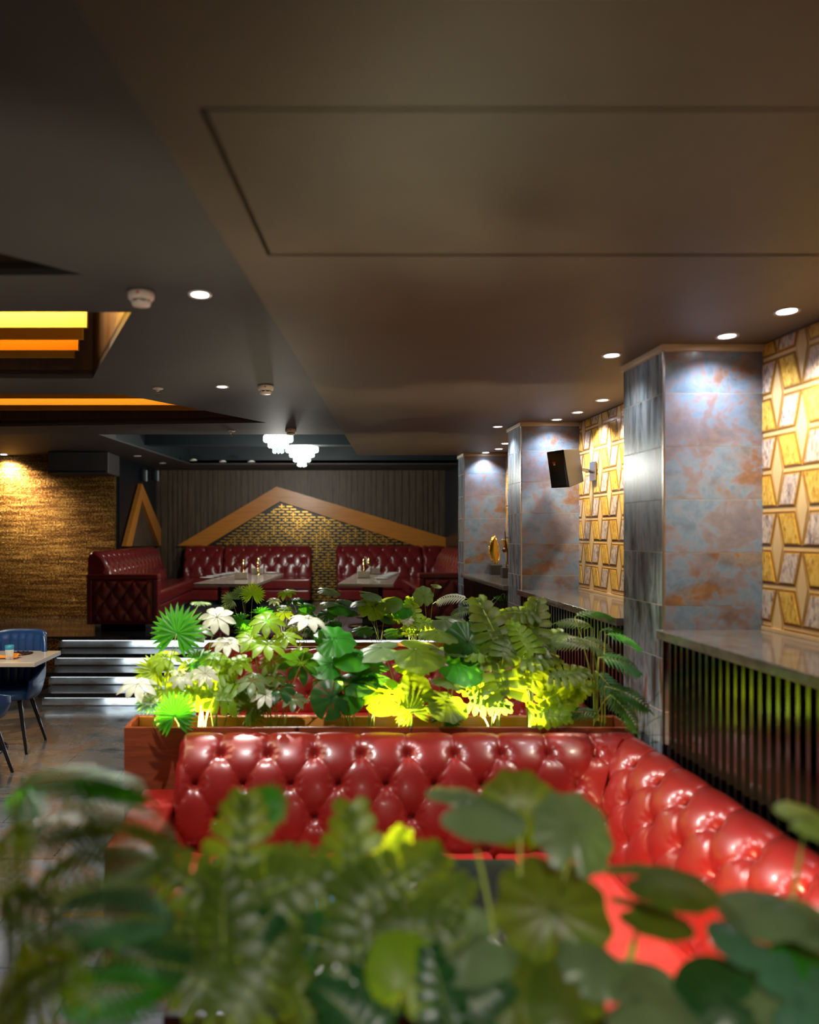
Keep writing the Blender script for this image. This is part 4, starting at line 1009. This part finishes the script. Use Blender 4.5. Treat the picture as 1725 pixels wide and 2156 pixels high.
plant('areca_palm', 'white and green palm fronds at the right end of the far planter', 'plant', cx(990, 7.6), [
    ('frond',950,1258,38,160,.4,7.5,PA), ('frond',1000,1272,32,-25,.4,7.5,GR), ('frond',1058,1258,28,50,.3,7.6,G), ('frond',1078,1262,24,-50,.5,7.45,G), ('frond',975,1285,32,200,.4,7.5,GR), ('frond',1035,1288,30,-20,.4,7.5,G), ('frond',1070,1300,28,-50,.5,7.5,G), ('frond',1010,1310,30,10,.4,7.5,D)], G)
# --- closest planter (blurred foreground)
def ax(px_, y=1.42): return (X(px_, y), y, .86)
plant('areca_palm', 'blurred areca palm with arching green fronds at the lower left corner', 'plant', ax(30), [
    ('frond',150,1640,120,35,.30,1.60,G), ('frond',255,1720,130,-40,.25,1.62,O_), ('frond',130,1745,110,40,.35,1.55,GR), ('frond',20,1800,110,110,.5,1.45,L_), ('frond',55,1700,90,100,.4,1.65,G), ('frond',230,1650,90,-10,.3,1.7,G)], G, .006)
plant('areca_palm', 'blurred grey green palm fronds low in the left foreground', 'plant', ax(170), [
    ('frond',190,1840,135,30,.6,1.50,GR), ('frond',240,1930,130,10,.6,1.45,BG), ('frond',60,1920,110,150,.6,1.4,GR), ('frond',120,2040,110,120,.5,1.35,L_), ('frond',230,2090,120,15,.6,1.35,G), ('frond',60,2090,90,60,.6,1.3,O_), ('frond',330,2030,110,0,.6,1.42,D), ('frond',150,1990,100,60,.5,1.5,D), ('frond',20,2130,90,90,.6,1.3,L_)], GR, .006)
plant('philodendron', 'blurred olive lobed philodendron left of centre in the foreground', 'plant', ax(490), [
    ('lobed',505,1790,118,85,.8,1.60,O_), ('lobed',400,1860,110,150,.6,1.55,O_), ('lobed',590,1870,115,30,.6,1.55,O_), ('lobed',470,1950,115,100,.7,1.48,O_), ('lobed',560,2030,110,60,.6,1.45,O_), ('lobed',420,2070,110,160,.6,1.42,O_), ('lobed',330,1960,90,180,.6,1.5,O_), ('fan',560,1700,60,80,.6,1.72,G)], O_, .006)
plant('philodendron', 'blurred olive lobed philodendron in the centre foreground', 'plant', ax(760), [
    ('lobed',745,1815,120,95,.8,1.60,O_), ('lobed',850,1850,115,40,.6,1.56,O_), ('lobed',660,1840,105,150,.6,1.6,O_), ('lobed',760,1925,115,80,.6,1.52,O_), ('lobed',880,1960,100,10,.6,1.48,O_), ('lobed',660,1980,105,170,.6,1.5,D), ('lobed',790,2080,105,60,.6,1.42,D), ('heart',860,2050,80,70,.6,1.40,L_), ('lobed',640,2110,95,120,.6,1.42,O_), ('lobed',830,1790,60,70,.5,1.66,L_)], O_, .006)
plant('lily_pad_plant', 'blurred round leaved plant with tall stems right of centre in the foreground', 'plant', ax(1085), [
    ('heart',1000,1690,100,60,.12,1.60,GR), ('shield',1095,1705,82,90,.8,1.62,O_), ('shield',1215,1750,88,70,.6,1.55,GR), ('shield',1165,1915,118,90,.55,1.50,O_), ('heart',985,1975,100,170,.15,1.48,GR), ('shield',1090,2090,110,90,.5,1.40,O_)], O_, .0055)
plant('lily_pad_plant', 'blurred round leaved plant with long flat green leaves pointing right', 'plant', ax(1240), [
    ('heart',1385,1838,104,8,-.05,1.52,O_), ('heart',1370,1915,80,30,-.05,1.50,O_), ('shield',1250,2030,70,60,.4,1.42,GR), ('heart',1360,2100,112,10,.15,1.36,GR), ('heart',1200,2110,80,120,.5,1.38,O_)], G, .0055)
plant('begonia', 'blurred grey green broad leaved plant at the lower right corner', 'plant', ax(1600), [
    ('heart',1600,1905,78,165,.05,1.45,GR), ('heart',1690,1930,80,-20,.1,1.42,GR), ('heart',1560,1975,60,190,.2,1.4,BG), ('heart',1665,1990,70,-60,.2,1.42,G), ('heart',1640,2085,90,-60,.3,1.36,GR), ('heart',1712,1725,66,50,.2,1.55,GR), ('heart',1520,2110,85,170,.5,1.34,D), ('heart',1700,2110,90,0,.5,1.32,BG)], BG, .006)
plant('fern', 'blurred low dark filler fern between the centre foreground plants', 'plant', ax(920), [
    ('lobed',930,2090,90,90,.6,1.38,D), ('lobed',1010,2110,80,40,.6,1.38,D), ('frond',560,1940,90,60,.5,1.5,D), ('lobed',940,1900,80,60,.5,1.52,O_), ('lobed',720,2120,80,140,.6,1.36,D)], D, .005)
# brass inlays in the lower floor
for x, y, l in ((150, 1645, 'near the blue chairs'), (210, 1925, 'seen through the left foreground leaves')):
    d = EYE*F/(y-PY); o = MB().prism([(-.14,-.02), (.16,-.04), (.10,.05)], 0, .002).prism([(-.32,-.05), (-.16,-.03), (-.14,.02)], 0, .002)
    o = o.build('floor_inlay', 'gold_satin', None, loc=((x-PX)*d/F, d, .0005)); tag(o, 'thin triangular brass inlay in the slate floor, '+l, 'floor inlay')
# fill light: unseen downlights added to brighten foreground leaves, left table and hall
for x, y, w, l in ((-3.0, .9, 50, 'over the aisle left of the nearest planter'), (-5.2, 3.0, 60, 'beyond the left edge, over the blue chairs side'), (-3.3, 5.36, 150, 'between the two gold ceiling recesses'), (.4, -.9, 360, 'over the place the picture was taken from')):
    downlight(x, y, 'added unseen fill downlight '+l, z=ZM if x < .3 else ZS, w=w, col=(1,.9,.8), size=40 if x > 0 else 140, aim=(0,1,-1) if x > 0 else None)
